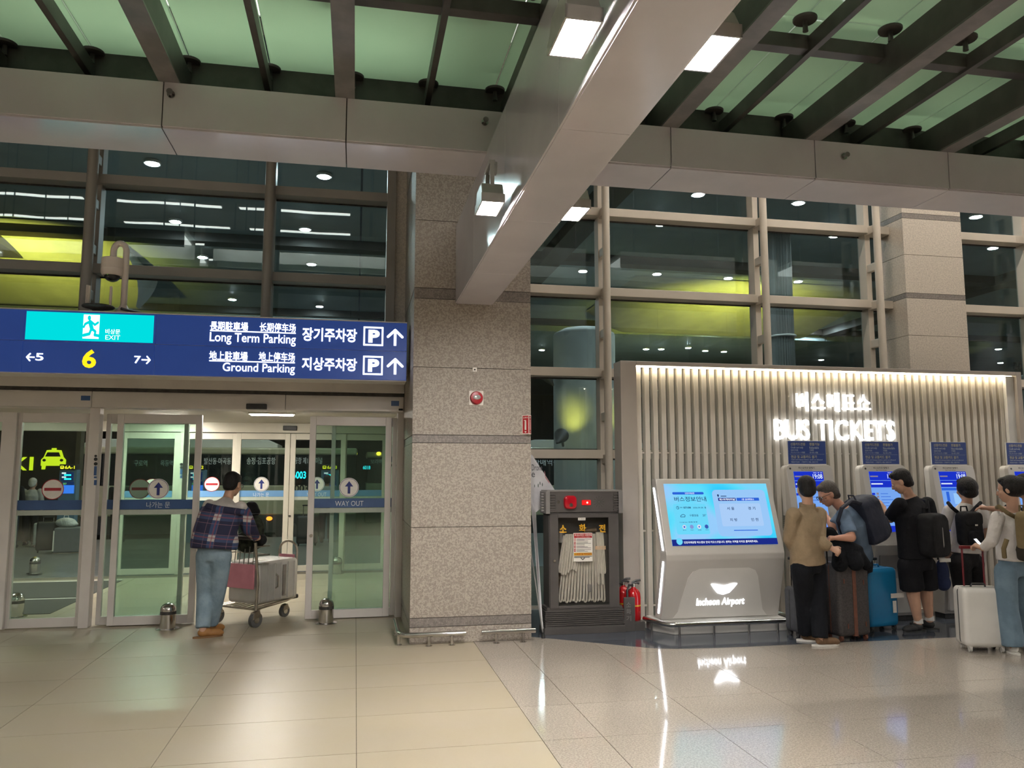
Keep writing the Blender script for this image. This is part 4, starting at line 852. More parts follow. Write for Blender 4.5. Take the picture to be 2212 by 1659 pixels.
# ================================================================== TICKET MACHINES
E_KHEAD = emis('ticket_screen_blue', (.012, .035, .62), .9); E_KBODY = emis('ticket_screen_pale', (.20, .42, .95), .9); E_KWHITE = emis('ticket_screen_white', (.75, .85, 1), 1.0); E_KROW = emis('ticket_screen_row', (.42, .36, .45), .6)
M_SIGNB = mat('machine_sign_blue', (.02, .055, .25), .4, var=(.022, .06, .265), vscale=4); M_SIGNY = mat('machine_sign_yellow_letter', (.42, .40, .30), .5, var=(.4, .38, .28), vscale=20); M_SIGNL = mat('machine_sign_pale_letter', (.42, .48, .58), .5, var=(.40, .46, .56), vscale=20)
def rr(y0, y1, z0, z1): return rect(y0, y1, z0, z1)
def machine(x, label, refund, variant):
    t = thing('ticket_machine', label, 'ticket machine', (x, 8.60, 0), 0, 'bus ticket machines along the slatted wall')
    W = .605
    # tilted head: front bezel and rounded back shell
    Th = lambda u, v, h: (u, -.16 * (1.845 - v) / .95 - h * .986, v - h * .168)
    def head(u0, u1, y0, y1, z0, z1, r, nm, m):
        ring = rect(u0, u1, z0, z1, r, 5)
        MB().loft([[(u, y0 - .16 * (1.845 - v) / .95, v) for u, v in ring], [(u, y1 - .05 * (1.845 - v) / .95, v) for u, v in ring]]).obj(nm, m, t, .006)
    head(0, W, 0, .055, .90, 1.845, .06, 'front_bezel', M_KIOSK); head(.006, W - .006, .060, .145, .90, 1.84, .06, 'rear_shell', M_KIOSKW)
    s = plate('screen', rect(.085, .47, 1.05, 1.765), E_KBODY, t, Th, .004)
    up = lambda e: (lambda u, v, h: Th(u, v, h + e))
    plate('screen_header', rect(.085, .47, 1.66, 1.765), E_KHEAD, s, up(.004), .001); plate('screen_title', rect(.085, .47, 1.575, 1.655), E_KHEAD, s, up(.004), .001); plate('screen_footer', rect(.085, .47, 1.05, 1.12), E_KHEAD, s, up(.004), .001)
    plan_fit('19:08', (.33, .455, 1.68, 1.735), E_KWHITE, s, up(.005), .01, .001); plan_fit('2026. 09. 28', (.34, .455, 1.744, 1.757), E_KWHITE, s, up(.005), 0, .001, res=1)
    plate('print_line', rect(.095, .20, 1.70, 1.715), E_KROW, s, up(.005), .001); plate('print_line', rect(.095, .25, 1.61, 1.625), E_KWHITE, s, up(.005), .001)
    if variant == 0:
        for k in range(10):
            z = 1.50 - k * .036; plate('list_icon', rect(.145, .175, z - .012, z + .012), E_KROW, s, up(.004), .001); plate('list_line', rect(.20, .30 + .03 * (k % 3), z - .003, z + .003), E_ROYAL, s, up(.004), .001)
        plate('list_tab', rect(.085, .125, 1.485, 1.51), E_KHEAD, s, up(.004), .001); plate('print_line', rect(.33, .39, 1.08, 1.095), E_KWHITE, s, up(.005), .001)
    else:
        plate('card_picture', rect(.14, .18, 1.40, 1.52), E_ROYAL, s, up(.004), .001); plate('reader_picture', rect(.24, .33, 1.37, 1.50), E_PANEL, s, up(.004), .001); plate('screen_title', rect(.085, .47, 1.535, 1.565), E_ROYAL, s, up(.004), .001)
        plate('green_footer', rect(.085, .47, 1.22, 1.27), emis('ticket_screen_green', (.05, .5, .25), .9), s, up(.004), .001)
    plan_fit('버스승차권 발매기', (.16, .37, 1.795, 1.822), M_DK, t, Th, .01, .001); plan_fit('Bus Ticket Kiosk', (.195, .335, 1.775, 1.788), M_DK, t, Th, 0, .001, res=1)
    plate('camera_eye', disc(.05, 1.80, .012, 14), M_BLACK, t, Th, .003)
    # pedestal with service panels
    MB().prism([(-.165, .90), (.0, .905), (.12, .90), (.13, .06), (-.06, .06), (-.10, .55), (-.15, .80)], .02, W - .02, 'x').obj('pedestal', M_KIOSK, t, .006)
    Bx('service_panel', M_KIOSKW, t, .06, W - .06, -.105, -.06, .10, .50, .004); Bx('card_slot_panel', M_CABL, t, .08, W - .08, -.155, -.10, .62, .78, .006)
    Bx('foot', M_RUBBER, t, .03, W - .03, -.05, .12, 0, .06, .004)
    for k in range(7): Bx('vent_slot', M_SEAM, t, -.002, .012, .02, .10, 1.10 + k * .022, 1.11 + k * .022)
    # blue notice standing on top
    sg = Bx('notice_board', M_WHITE, t, .075, .585, .075, .095, 1.84, 2.135, .003); z0 = 1.86
    Ts = lambda u, v, h: (u, .075 - h, v)
    f = plate('notice_face', rect(.08, .58, z0 - .004, 2.131), M_SIGNB, sg, Ts, .002); Tf = lambda u, v, h: Ts(u, v, h + .002)
    P = lambda s, a, b, c, d, m, bo=0., q=None: plan_fit(s, (a, b, c, d), m, f, Tf, bo, .001, res=q)
    P('신용카드전용', .115, .31, 2.075, 2.112, M_SIGNY, .02); P('환불가능' if refund else '환불불가', .365, .50, 2.075, 2.112, M_SIGNY, .02)
    P('Credit card only', .115, .28, 2.035, 2.065, M_SIGNL, .01, 1); P('Refundable' if refund else 'Non-refundable', .365, .49 if refund else .53, 2.038, 2.065, M_SIGNL, .01, 1)
    P('信用卡专用', .115, .21, 2.01, 2.032, M_SIGNL, 0, 1); P('可退票' if refund else '不可退票', .365, .42, 2.01, 2.032, M_SIGNL, 0, 1); P('クレジットカード専用', .115, .30, 1.982, 2.004, M_SIGNL, 0, 1); P('払い戻し可能' if refund else '払い戻し不可', .365, .475, 1.982, 2.004, M_SIGNL, 0, 1)
    plate('divider', rect(.10, .56, 1.9715, 1.9735), M_SIGNL, f, Tf, .0006)
    P('현금 및 교통카드 불가', .115, .46, 1.922, 1.96, M_SIGNY, .02); P('Cash and transportation cards not allowed', .115, .53, 1.895, 1.915, M_SIGNL, .01, 1); P('現金及び交通カード利用不可 / 現金, 交通卡不可', .115, .47, 1.868, 1.888, M_SIGNL, 0, 1)
    return t
machine(5.02, 'ticket machine with refundable notice, nearest the information kiosk', True, 0); machine(6.02, 'ticket machine behind the man dressed in black', False, 0)
machine(6.985, 'ticket machine behind the person with the small black backpack', False, 1); machine(8.08, 'ticket machine cut off by the right edge of the photo', False, 1)
# ================================================================== EXTERIOR beyond the glass
M_ROAD = mat('asphalt', (.055, .056, .056), .75, var=(.075, .076, .076), vscale=30, bump=.2, bscale=200)
M_KERB = mat('pavement_grey', (.13, .135, .135), .35, var=(.10, .105, .105), vscale=6)
M_SOFF = mat('canopy_soffit_grey', (.33, .40, .44), .6, var=(.29, .35, .39), vscale=1.2)
M_DARKW = mat('dark_brown_cladding', (.018, .014, .011), .5, var=(.025, .02, .016), vscale=4)
stag(MB().box(-30, 32, 14.8, 23.0, -.6, -.02).obj('ground_pavement', M_KERB), 'grey pavement outside the doors', 'pavement')
stag(MB().box(-60, 70, 23.0, 60, -.9, -.62).obj('ground_road', M_ROAD), 'dark road beyond the pavement', 'road')
stag(MB().box(1.87, 32, 10.4, 14.8, -.6, -.02).obj('ground_walkway', M_KERB), 'grey walkway right behind the glass wall', 'pavement')
cs = struct('ceiling_4', 'dark curved drop-off canopy beyond the glass wall', 'canopy')
for a, b in ((10.6, 18), (18, 26), (26, 36), (36, 48)):
    for c, d in ((-34, -17), (-17, 0), (0, 17), (17, 36)): Bx('soffit_panel', M_SOFF, cs, c + .02, d - .02, a + .02, b - .02, 7.0 - (b > 30) * .4, 7.15)
stag(MB().box(-60, 70, 48, 48.4, -.9, 7.2).obj('wall_opposite', M_DARKW), 'dark building across the road', 'wall')
for x in (-20, -8, 4.5, 17): Bx('soffit_beam', M_DARKW, cs, x - .25, x + .25, 10.7, 47, 6.75, 7.0)
for y in (18, 26, 36): Bx('soffit_beam', M_DARKW, cs, -34, 36, y - .2, y + .2, 6.8, 7.0)
Bx('header', M_DARKW, bpy.data.objects['ceiling_4'], -9, .6, 14.9, 15.1, 2.64, 3.4)
E_DOWN = emis('downlight_glow', (1, .98, .94), 750)
dl = MB().lathe([(.10, .0), (.10, .01)], 20).mesh('lens'); dl.materials.append(E_DOWN)
dr_ = MB().lathe([(.13, .006), (.135, .02), (.135, .05), (.05, .06)], 20).mesh('trim_ring'); dr_.materials.append(M_WHITE)
ORD = 'first second third fourth fifth sixth seventh eighth ninth tenth eleventh twelfth thirteenth fourteenth fifteenth sixteenth seventeenth eighteenth nineteenth twentieth twenty-first twenty-second'.split()
DLS = ((329, 355), (700, 383), (379, 480), (659, 497), (1508, 422), (1725, 440), (1427, 486), (2108, 470), (2145, 537), (1803, 511), (1259, 587), (1419, 593), (1573, 602), (1724, 609), (437, 557), (673, 572), (1258, 697), (1433, 702), (1538, 705), (1428, 733), (1486, 730), (1523, 737), (1757, 711), (1773, 758), (502, 648), (690, 663), (2155, 733), (2160, 765), (250, 652), (1395, 733), (1563, 739), (1170, 735))
for px, py in DLS:
    x, y = atz(px, py, 6.93)
    if y > 44: x, y = x * 44 / y, 44
    side = 'the upper left glass' if px < 900 else 'the glass above the ticket wall' if px < 1950 else 'the glass at far right'
    row = sorted(q for q in DLS if (q[0] < 900, q[0] < 1950) == (px < 900, px < 1950)); n = row.index((px, py))
    t = thing('canopy_downlight', '%s canopy downlight from the left beyond %s' % (ORD[n], side), 'lamp', (x, y, 6.93 - (y > 26) * .4), 0, 'downlights under the drop-off canopy')
    link('lens', dl, None, t); link('trim_ring', dr_, None, t)
# round columns, curved bulkheads and their yellow uplights
M_CONC = mat('pale_concrete', (.34, .35, .34), .7, var=(.29, .30, .29), vscale=2, bump=.1, bscale=15)
E_YUP = emis('yellow_uplight_glow', (1, .78, .10), 20)
def uplight(parent, p, d, watt, size=1.2, arm=None):
    """cone lamp with its own spot"""
    d = Vector(d).normalized(); R = Vector((0, 0, 1)).rotation_difference(d).to_matrix(); p = Vector(p)
    mb = MB().lathe([(.02, -.42), (.16, -.05), (.17, .0), (.17, .02), (.05, .03)], 20); mb.v = [tuple(R @ Vector(q) + p) for q in mb.v]; l = mb.obj('uplight', M_STEEL, parent, 0, 2, True)
    mb = MB().lathe([(.14, .035), (.14, .045)], 20); mb.v = [tuple(R @ Vector(q) + p) for q in mb.v]; mb.obj('uplight_lens', E_YUP, l)
    if arm: MB().tube([arm, p], .03, 8).obj('lamp_arm', M_STEEL, l, 0, 2, True)
    sd = bpy.data.lights.new('uplight_beam', 'SPOT'); sd.energy = watt; sd.color = (1, .74, .09); sd.spot_size = size; sd.spot_blend = .8; sd.shadow_soft_size = .12
    so = bpy.data.objects.new('uplight_beam', sd); COL.objects.link(so); so.parent = l; so.location = p + d * .06; so.rotation_euler = (-d).to_track_quat('Z', 'Y').to_euler()
def column(px, Y, r, zt, label):
    x, _ = at(px, 800, Y); t = thing('round_column', label, 'column', (x, Y, 0), 0, 'round concrete columns of the drop-off')
    MB().lathe([(r, -.6), (r, zt), (r * .97, zt + .05), (r * .7, zt + .16), (.05, zt + .22)], 48).obj('drum', M_CONC, t, 0, 2, True)
    return t
cR = column(1262, 19, .78, 5.2, 'round concrete column lit yellow at its edges behind the pillar')
uplight(cR, (1.15, -.35, 4.35), (.55, .25, .8), 60, 1.3, (.75, -.1, 4.2)); uplight(cR, (-1.15, -.35, 4.2), (-.6, .1, .8), 60, 1.3, (-.75, -.1, 4.1))
uplight(cR, (-1.0, -1.5, 2.6), (.45, .75, .45), 260, .9, (-.7, -.5, 2.4)); uplight(cR, (1.0, -1.5, 2.6), (-.35, .75, .45), 160, .8, (.7, -.5, 2.4))
cB = column(2255, 24, .80, 5.2, 'yellow lit round column marked P2-12 beyond the right glass')
uplight(cB, (-1.3, -1.6, 3.0), (.5, .8, .5), 700, 1.2, (-.7, -.5, 2.8))
b = box_at(2190, 782, 2208, 797, 23.1); text_fit('P2-12', (b[0] - cB.location.x, b[1] - cB.location.x, b[2], b[3]), -.86, M_DK, cB, .03, .02)
def bulkhead(nm, label, px0, px1, Y0, zb, up):
    x0, x1 = at(px0, 700, Y0)[0], at(px1, 700, Y0)[0]
    t = struct(nm, label, 'bulkhead'); t.location = ((x0 + x1) / 2, Y0, zb); L = (x1 - x0) / 2
    pr = [(-4.5 * u, (6.97 - zb) * (1 - (1 - u) ** 2.2)) for u in [k / 12 for k in range(13)]]
    rings = []
    for (y, z), u in zip(pr, [k / 12 for k in range(13)]):
        e = L * (1 - .55 * (1 - u) ** 4 * .2); rings.append([(-e - .9 * u ** .5, y, z), (e, y, z), (e, .3, z), (-e - .9 * u ** .5, .3, z)])
    MB().loft(rings).obj('shell', M_CONC, t, 0, 2, True)
    for p, d, w, s in up: uplight(t, p, d, w, s)
x0 = at(1328, 715, 24)[0]
bulkhead('trim_11', 'curved yellow lit bulkhead beyond the right glass panes', 1328, 1760, 24, at(1400, 716, 24)[1], [((-1.2, -4.6, -2.3), (.1, .62, .72), 4200, 1.9)])
bulkhead('trim_12', 'curved yellow lit bulkhead beyond the upper left glass', -420, 330, 22, at(100, 655, 22)[1], [((2.4, -4.2, -1.6), (-.15, .6, .72), 3200, 1.9)])
x, _ = at(1688, 650, 15.5)
t = thing('fluted_column', 'slim dark fluted column beyond the right glass panes', 'column', (x, 15.5, 0))
MB().add([((.24 if k % 2 else .215) * math.cos(2 * PI * k / 56), (.24 if k % 2 else .215) * math.sin(2 * PI * k / 56), z) for z in (-.6, 7.0) for k in range(56)], [(k, (k + 1) % 56, 56 + (k + 1) % 56, 56 + k) for k in range(56)]).obj('shaft', mat('dark_grey_column', (.16, .165, .16), .5, var=(.13, .135, .13), vscale=3), t)
z = at(1688, 727, 15.5)[1]; MB().tube([(.27 * math.cos(2 * PI * k / 28), .27 * math.sin(2 * PI * k / 28), z) for k in range(28)], .02, 8, True).obj('white_ring', M_WHITE, t, 0, 2, True)
# ---- taxi board
t = thing('taxi_sign', 'dark board with glowing yellow TAXI lettering and taxi pictogram', 'sign', (0, 24, 0))
x0, x1 = at(-160, 1000, 24)[0], at(162, 1000, 24)[0]
Bx('board', M_DARKW, t, x0, x1, 0, .3, -.6, 4.2, .01); Bx('board_edge', mat('board_edge_bronze', (.09, .075, .05), .5, var=(.08, .066, .045), vscale=5), t, x1, x1 + .12, -.02, .3, -.6, 4.2)
E_TAXI = emis('taxi_letter_glow', (.80, .92, .02), 1.15)
def TX(a, b, c, d): q = box_at(a, b, c, d, 24); return q
text_fit('TAX', TX(-62, 987, 59, 1016), 0, E_TAXI, t, .0, .05); text_fit('I', TX(65, 987, 72, 1016), 0, E_TAXI, t, .0, .05); text_fit('AIRPORT BU', TX(-160, 915, 15, 927), 0, E_YEL, t, .01, .05)
q = TX(88, 968, 143, 1014); Wt, Ht = q[1] - q[0], q[3] - q[2]; tx = lambda u, v, h: (q[0] + u * Wt, -h, q[2] + v * Ht)
car = [(.04, .17), (.04, .45), (.14, .58), (.24, .90), (.43, .92), (.43, 1), (.60, 1), (.60, .92), (.80, .90), (.90, .58), (1, .45), (1, .17), (.92, .17), (.92, .0), (.80, .0), (.78, .17), (.22, .17), (.20, 0), (.08, 0), (.08, .17)]
plate('taxi_pictogram', car, E_TAXI, t, tx, .05)
plates('pictogram_cutout', [[(.20, .60), (.80, .60), (.73, .80), (.28, .80)], disc(.17, .43, .065, 14), disc(.85, .43, .065, 14)], M_DARKW, t, lambda u, v, h: tx(u, v, h + .05), .02)
# ---- bus stop posts with screens
E_CY = emis('stop_cyan_text', (.02, .85, 1), 2.2); E_STOPB = emis('stop_screen_blue', (.05, .22, .95), 1.3); E_STOPD = emis('stop_screen_navy', (.01, .03, .12), 1); E_STOPY = emis('stop_yellow', (1, .85, .03), 1.6)
M_POSTB = mat('stop_post_blue_grey', (.12, .22, .32), .4, var=(.10, .19, .28), vscale=5)
def stop_post(px, label, num, Y=21.5):
    xc, _ = at(px, 1040, Y); t = thing('bus_stop_post', label, 'bus stop sign', (xc, Y, -.02), 0, 'bus stop posts on the pavement')
    g = lambda a, b: at(px, a, Y)[1]
    def bb(x0, y0, x1, y1): w = box_at(px + x0, y0, px + x1, y1, Y); return (w[0] - xc, w[1] - xc, w[2] + .02, w[3] + .02)
    a = bb(-19, 1015, 19, 1073); Bx('cabinet', M_POSTB, t, a[0], a[1], 0, .25, .0, a[3], .01)
    a = bb(-17, 1003, 18, 1015); h = Bx('head', M_BLACK, t, a[0], a[1], -.02, .25, a[2], a[3], .006)
    text_fit(num, bb(-5, 1006, 16, 1013), -.02, E_STOPY, h, .02, .01)
    a = bb(-15, 1006, -7, 1013); plates('bus_pictogram', [rect(a[0], a[1], a[2], a[3], .02), ], E_STOPY, h, lambda u, v, hh: (u, -.02 - hh, v), .01); plates('bus_pictogram', [rect(a[0] + .02, a[1] - .02, a[2] + .04, a[3] - .02)], M_BLACK, h, lambda u, v, hh: (u, -.03 - hh, v), .004)
    a = bb(-13, 1020, 13, 1038); s = plate('arrival_screen', rect(*a), E_STOPD, t, lambda u, v, hh: (u, -hh, v), .01)
    for k, (y, x0, x1, m) in enumerate(((1020.5, -12, -3, E_SCW), (1024.5, -7, 8, E_CY), (1029, -12, -3, E_SCW), (1033, -7, 8, E_CY))): plate('arrival_text', rect(*bb(x0, y, x1, y + 3.4)), m, s, lambda u, v, hh: (u, -.01 - hh, v), .006)
    a = bb(-10, 1040, 14, 1048); plate('lower_display', rect(*a), E_STOPD, t, lambda u, v, hh: (u, -hh, v), .01); text_fit('017', bb(-9, 1043, -2, 1047), -.01, emis('stop_green', (.3, 1, .2), 1), t, .01, .004)
    a = bb(-10, 1048, 14, 1066); plate('touch_screen', rect(*a), E_STOPB, t, lambda u, v, hh: (u, -hh, v), .01)
stop_post(146, 'bus stop post 6A-1 with blue screens before the taxi board', '6A-1'); stop_post(424, 'bus stop post 6A-2 left of the man pushing the trolley', '6A-2'); stop_post(712, 'bus stop post with a yellow 6A head behind the WAY OUT leaf', '6A-3')
# ---- coaches at the kerb
M_BUS = mat('cream_coach_paint', (.50, .47, .33), .3, var=(.46, .43, .30), vscale=1); M_BUSW = mat('tinted_coach_glass', (.012, .014, .016), .08, var=(.016, .018, .02), vscale=2); M_BUSL = mat('coach_white_lettering', (.75, .76, .78), .5, var=(.7, .71, .73), vscale=9, emit=(.8, .82, .85), es=.16)
def coach(x0, x1, Y, label, texts, led=None, num=None, dz=0.):
    t = thing('coach', label, 'bus', ((x0 + x1) / 2, Y, -.62)); L = (x1 - x0) / 2; c = (x0 + x1) / 2
    Bx('lower_body', M_BUS, t, -L, L, 0, 2.5, .95, 1.95, .04); Bx('skirt', M_RUBBER, t, -L, L, .01, 2.5, .36, .95, .02)
    Bx('window_band', M_BUSW, t, -L + .05, L - .02, -.005, 2.5, 1.95, 2.98, .03); Bx('roof_edge', M_BUS, t, -L, L, 0, 2.5, 2.98, 3.22, .06)
    MB().loft([[(-3.6 * s + .4, .4, z), (3.2 * s - .2, .4, z), (3.2 * s - .2, 2.1, z), (-3.6 * s + .4, 2.1, z)] for s, z in ((1, 3.2), (1, 3.35), (.9, 3.5))]).obj('roof_unit', M_WHITE, t, .03)
    for k in range(1, 7): Bx('window_pillar', M_SEAM, t, -L + k * L / 3.5 - .03, -L + k * L / 3.5 + .03, -.008, .05, 1.95, 2.98)
    for wx in (-L + 2.4, L - 2.2):
        w = MB().cyl((wx, -.02, .48), (wx, .3, .48), .48, None, 28).obj('tyre', M_RUBBER, t, 0, 2, True); MB().cyl((wx, -.04, .48), (wx, .0, .48), .26, None, 20).obj('wheel_hub', M_CHROME, w, 0, 2, True)
    for s, p in texts:
        b = box_at(*p, Y); text_fit(s, (b[0] - c, b[1] - c, b[2] + .62, b[3] + .62), -.008, M_BUSL, t, .0, .006)
    if led: b = box_at(*led[1], Y); text_fit(led[0], (b[0] - c, b[1] - c, b[2] + .62, b[3] + .62), -.012, emis('coach_led', (.02, .75, 1), 3), t, .02, .006)
    if num: b = box_at(*num[1], Y); text_fit(num[0], (b[0] - c, b[1] - c, b[2] + .62, b[3] + .62), -.005, M_BLACK, t, .02, .006)
    return t
bx1 = at(770, 1050, 28)[0]
t = coach(bx1 - 11.4, bx1, 28, 'cream coach with white Korean stop names along its dark windows', (('구로역', (290, 994, 318, 1007)), ('목동역', (347, 994, 374, 1007)), ('발산동·마곡동', (441, 989, 499, 1003)), ('송정·김포공항', (533, 988, 595, 1003)), ('공항 제1.2터미널', (636, 988, 696, 1002))), ('6003', (632, 1018, 661, 1034)), ('6003', (625, 1047, 667, 1062)))
b = at(582, 1120, 28); MB().ell((b[0] - (bx1 - 5.7), -.03, b[1] + .62), (.10, .03, .07), 12, 8).obj('marker_light', emis('orange_marker', (1, .22, .02), 5), t)
t = coach(at(790, 1050, 33)[0], at(790, 1050, 33)[0] + 11, 33, 'dark coach behind the WAY OUT leaf with amber roof lamps', (('보라매역·대방', (800, 992, 858, 1002)),), ('6018', (784, 1006, 800, 1014)))
for px in (767, 818): b = at(px, 980, 33); MB().ell((b[0] - t.location.x, -.05, b[1] + .62), (.10, .04, .08), 12, 8).obj('roof_lamp', emis('amber_lamp', (1, .55, .05), 6), t)
t = coach(3.2, 14.5, 26, 'coach seen through the glass beside the hydrant cabinet', (('보라매역·대방동', (1138, 990, 1240, 1006)), ('3600', (1325, 988, 1345, 1000))))
# ================================================================== PEOPLE
TS = bpy.data.scenes.new('workbench'); TVL = TS.view_layers[0]
def remesh(mb, vox, smooth=4, name='body'):
    me = bpy.data.meshes.new(name); me.from_pydata(mb.v, [], mb.f); me.update()
    bm = bmesh.new(); bm.from_mesh(me); bmesh.ops.recalc_face_normals(bm, faces=bm.faces); bm.to_mesh(me); bm.free()
    o = bpy.data.objects.new('tmp_body', me); TS.collection.objects.link(o)
    r = o.modifiers.new('r', 'REMESH'); r.mode = 'VOXEL'; r.voxel_size = vox; r.use_smooth_shade = True
    if smooth: s = o.modifiers.new('s', 'SMOOTH'); s.iterations = smooth; s.factor = .5
    TVL.update(); dg = TVL.depsgraph
    out = bpy.data.meshes.new_from_object(o.evaluated_get(dg)); bpy.data.objects.remove(o); bpy.data.meshes.remove(me)
    for p in out.polygons: p.use_smooth = True
    return out
def W(px, py, Y): x, z = at(px, py, Y); return Vector((x, Y, z))
def limb(mb, pts, rs, n=12, flat=False):
    for p, r in list(zip(pts, rs))[:-1 if flat else None]: mb.ell(p, (r, r, r), n, 8)
    for (p, r), (q, s) in zip(list(zip(pts, rs))[:-1], list(zip(pts, rs))[1:]): mb.tube([p, q], [r, s], n)
    return mb
def frame(t, lat):
    t = t.normalized(); a = (lat - t * lat.dot(t)).normalized(); return a, t.cross(a)
def torso(mb, sp, lats, rad, n=20, pw=2.0):
    """loft of super-ellipses along a bent spine"""
    rings = []
    for i, p in enumerate(sp):
        t = sp[min(i + 1, len(sp) - 1)] - sp[max(i - 1, 0)]; a, b = frame(t, lats[i]); R = []
        for k in range(n):
            c, s = math.cos(2 * PI * k / n), math.sin(2 * PI * k / n); e = 2 / pw
            R.append(p + a * (rad[i][0] * math.copysign(abs(c) ** e, c)) + b * (rad[i][1] * math.copysign(abs(s) ** e, s)))
        rings.append(R)
    return mb.loft(rings)
def hand(mb, w, d, nrm, s=1., curl=.4, side=1):
    """palm, four unequal fingers and a thumb; d = pointing, nrm = back of the hand"""
    d = d.normalized(); lat = d.cross(nrm).normalized() * side; nrm = lat.cross(d).normalized() * side
    pc = w + d * .045 * s
    for u in (-.6, -.2, .2, .6): mb.ell(pc + lat * (u * .034 * s), (.016 * s, .016 * s, .016 * s), 10, 6)
    limb(mb, [w, w + d * .075 * s], [.022 * s, .030 * s], 10); limb(mb, [w + lat * .015 * s, w + d * .08 * s + lat * .026 * s], [.016 * s, .014 * s], 8); limb(mb, [w - lat * .015 * s, w + d * .08 * s - lat * .026 * s], [.016 * s, .014 * s], 8)
    for k, (u, L) in enumerate(((-.033, .062), (-.011, .075), (.012, .08), (.034, .072))):
        p = w + d * .085 * s + lat * (u * s); q = p + (d * math.cos(curl) - nrm * math.sin(curl)) * (L * .5 * s); r = q + (d * math.cos(curl * 2.2) - nrm * math.sin(curl * 2.2)) * (L * .5 * s)
        limb(mb, [p, q, r], [.0098 * s, .0092 * s, .0082 * s], 8)
    p = w + d * .03 * s + lat * (.032 * s); q = p + (d * .6 + lat * .7 - nrm * .25).normalized() * .035 * s; r = q + (d * .9 + lat * .25 - nrm * .3).normalized() * .03 * s
    limb(mb, [p, q, r], [.013 * s, .011 * s, .0095 * s], 8)
def head(mb, c, fd, ud, s=1.):
    fd = fd.normalized(); ud = (ud - fd * ud.dot(fd)).normalized(); lt = fd.cross(ud)
    R = Matrix((lt, fd, ud)).transposed(); e = lambda u, f, v: c + lt * (u * s) + fd * (f * s) + ud * (v * s)
    E_ = lambda u, f, v, r: mb.ell(e(u, f, v), tuple(q * s for q in r), 18, 12, R)
    E_(0, -.012, .022, (.076, .095, .092)); E_(0, .028, -.035, (.060, .062, .075)); E_(0, .045, -.085, (.034, .032, .028)); E_(0, .055, .005, (.055, .035, .045))
    E_(0, .090, -.022, (.012, .016, .024)); E_(0, .098, -.035, (.016, .015, .011)); E_(0, .078, -.062, (.026, .014, .010))
    for k in (-1, 1): E_(k * .076, -.005, -.012, (.010, .020, .032)); E_(k * .034, .073, .012, (.018, .012, .009)); E_(k * .045, .055, -.03, (.022, .02, .022))
    return e, R
SKIN = {}
def skin(name, c): return mat('skin_' + name, c, .5, var=tuple(q * .9 for q in c), vscale=9, bump=.05, bscale=150)
M_HAIR = mat('black_hair', (.007, .006, .006), .5, spec=.22, var=(.012, .010, .009), vscale=40, bump=.5, bscale=120, stretch=(1, 1, .25))
M_EYEW = mat('eye_white', (.7, .68, .65), .2, var=(.68, .66, .63), vscale=30)
def cloth(name, c, v=None, **k): return mat(name, c, k.pop('rough', .85), spec=.18, var=v or tuple(q * .82 for q in c), vscale=k.pop('vscale', 7), bump=min(1, k.pop('bump', .35) * 2), bscale=k.pop('bscale', 14), **k)
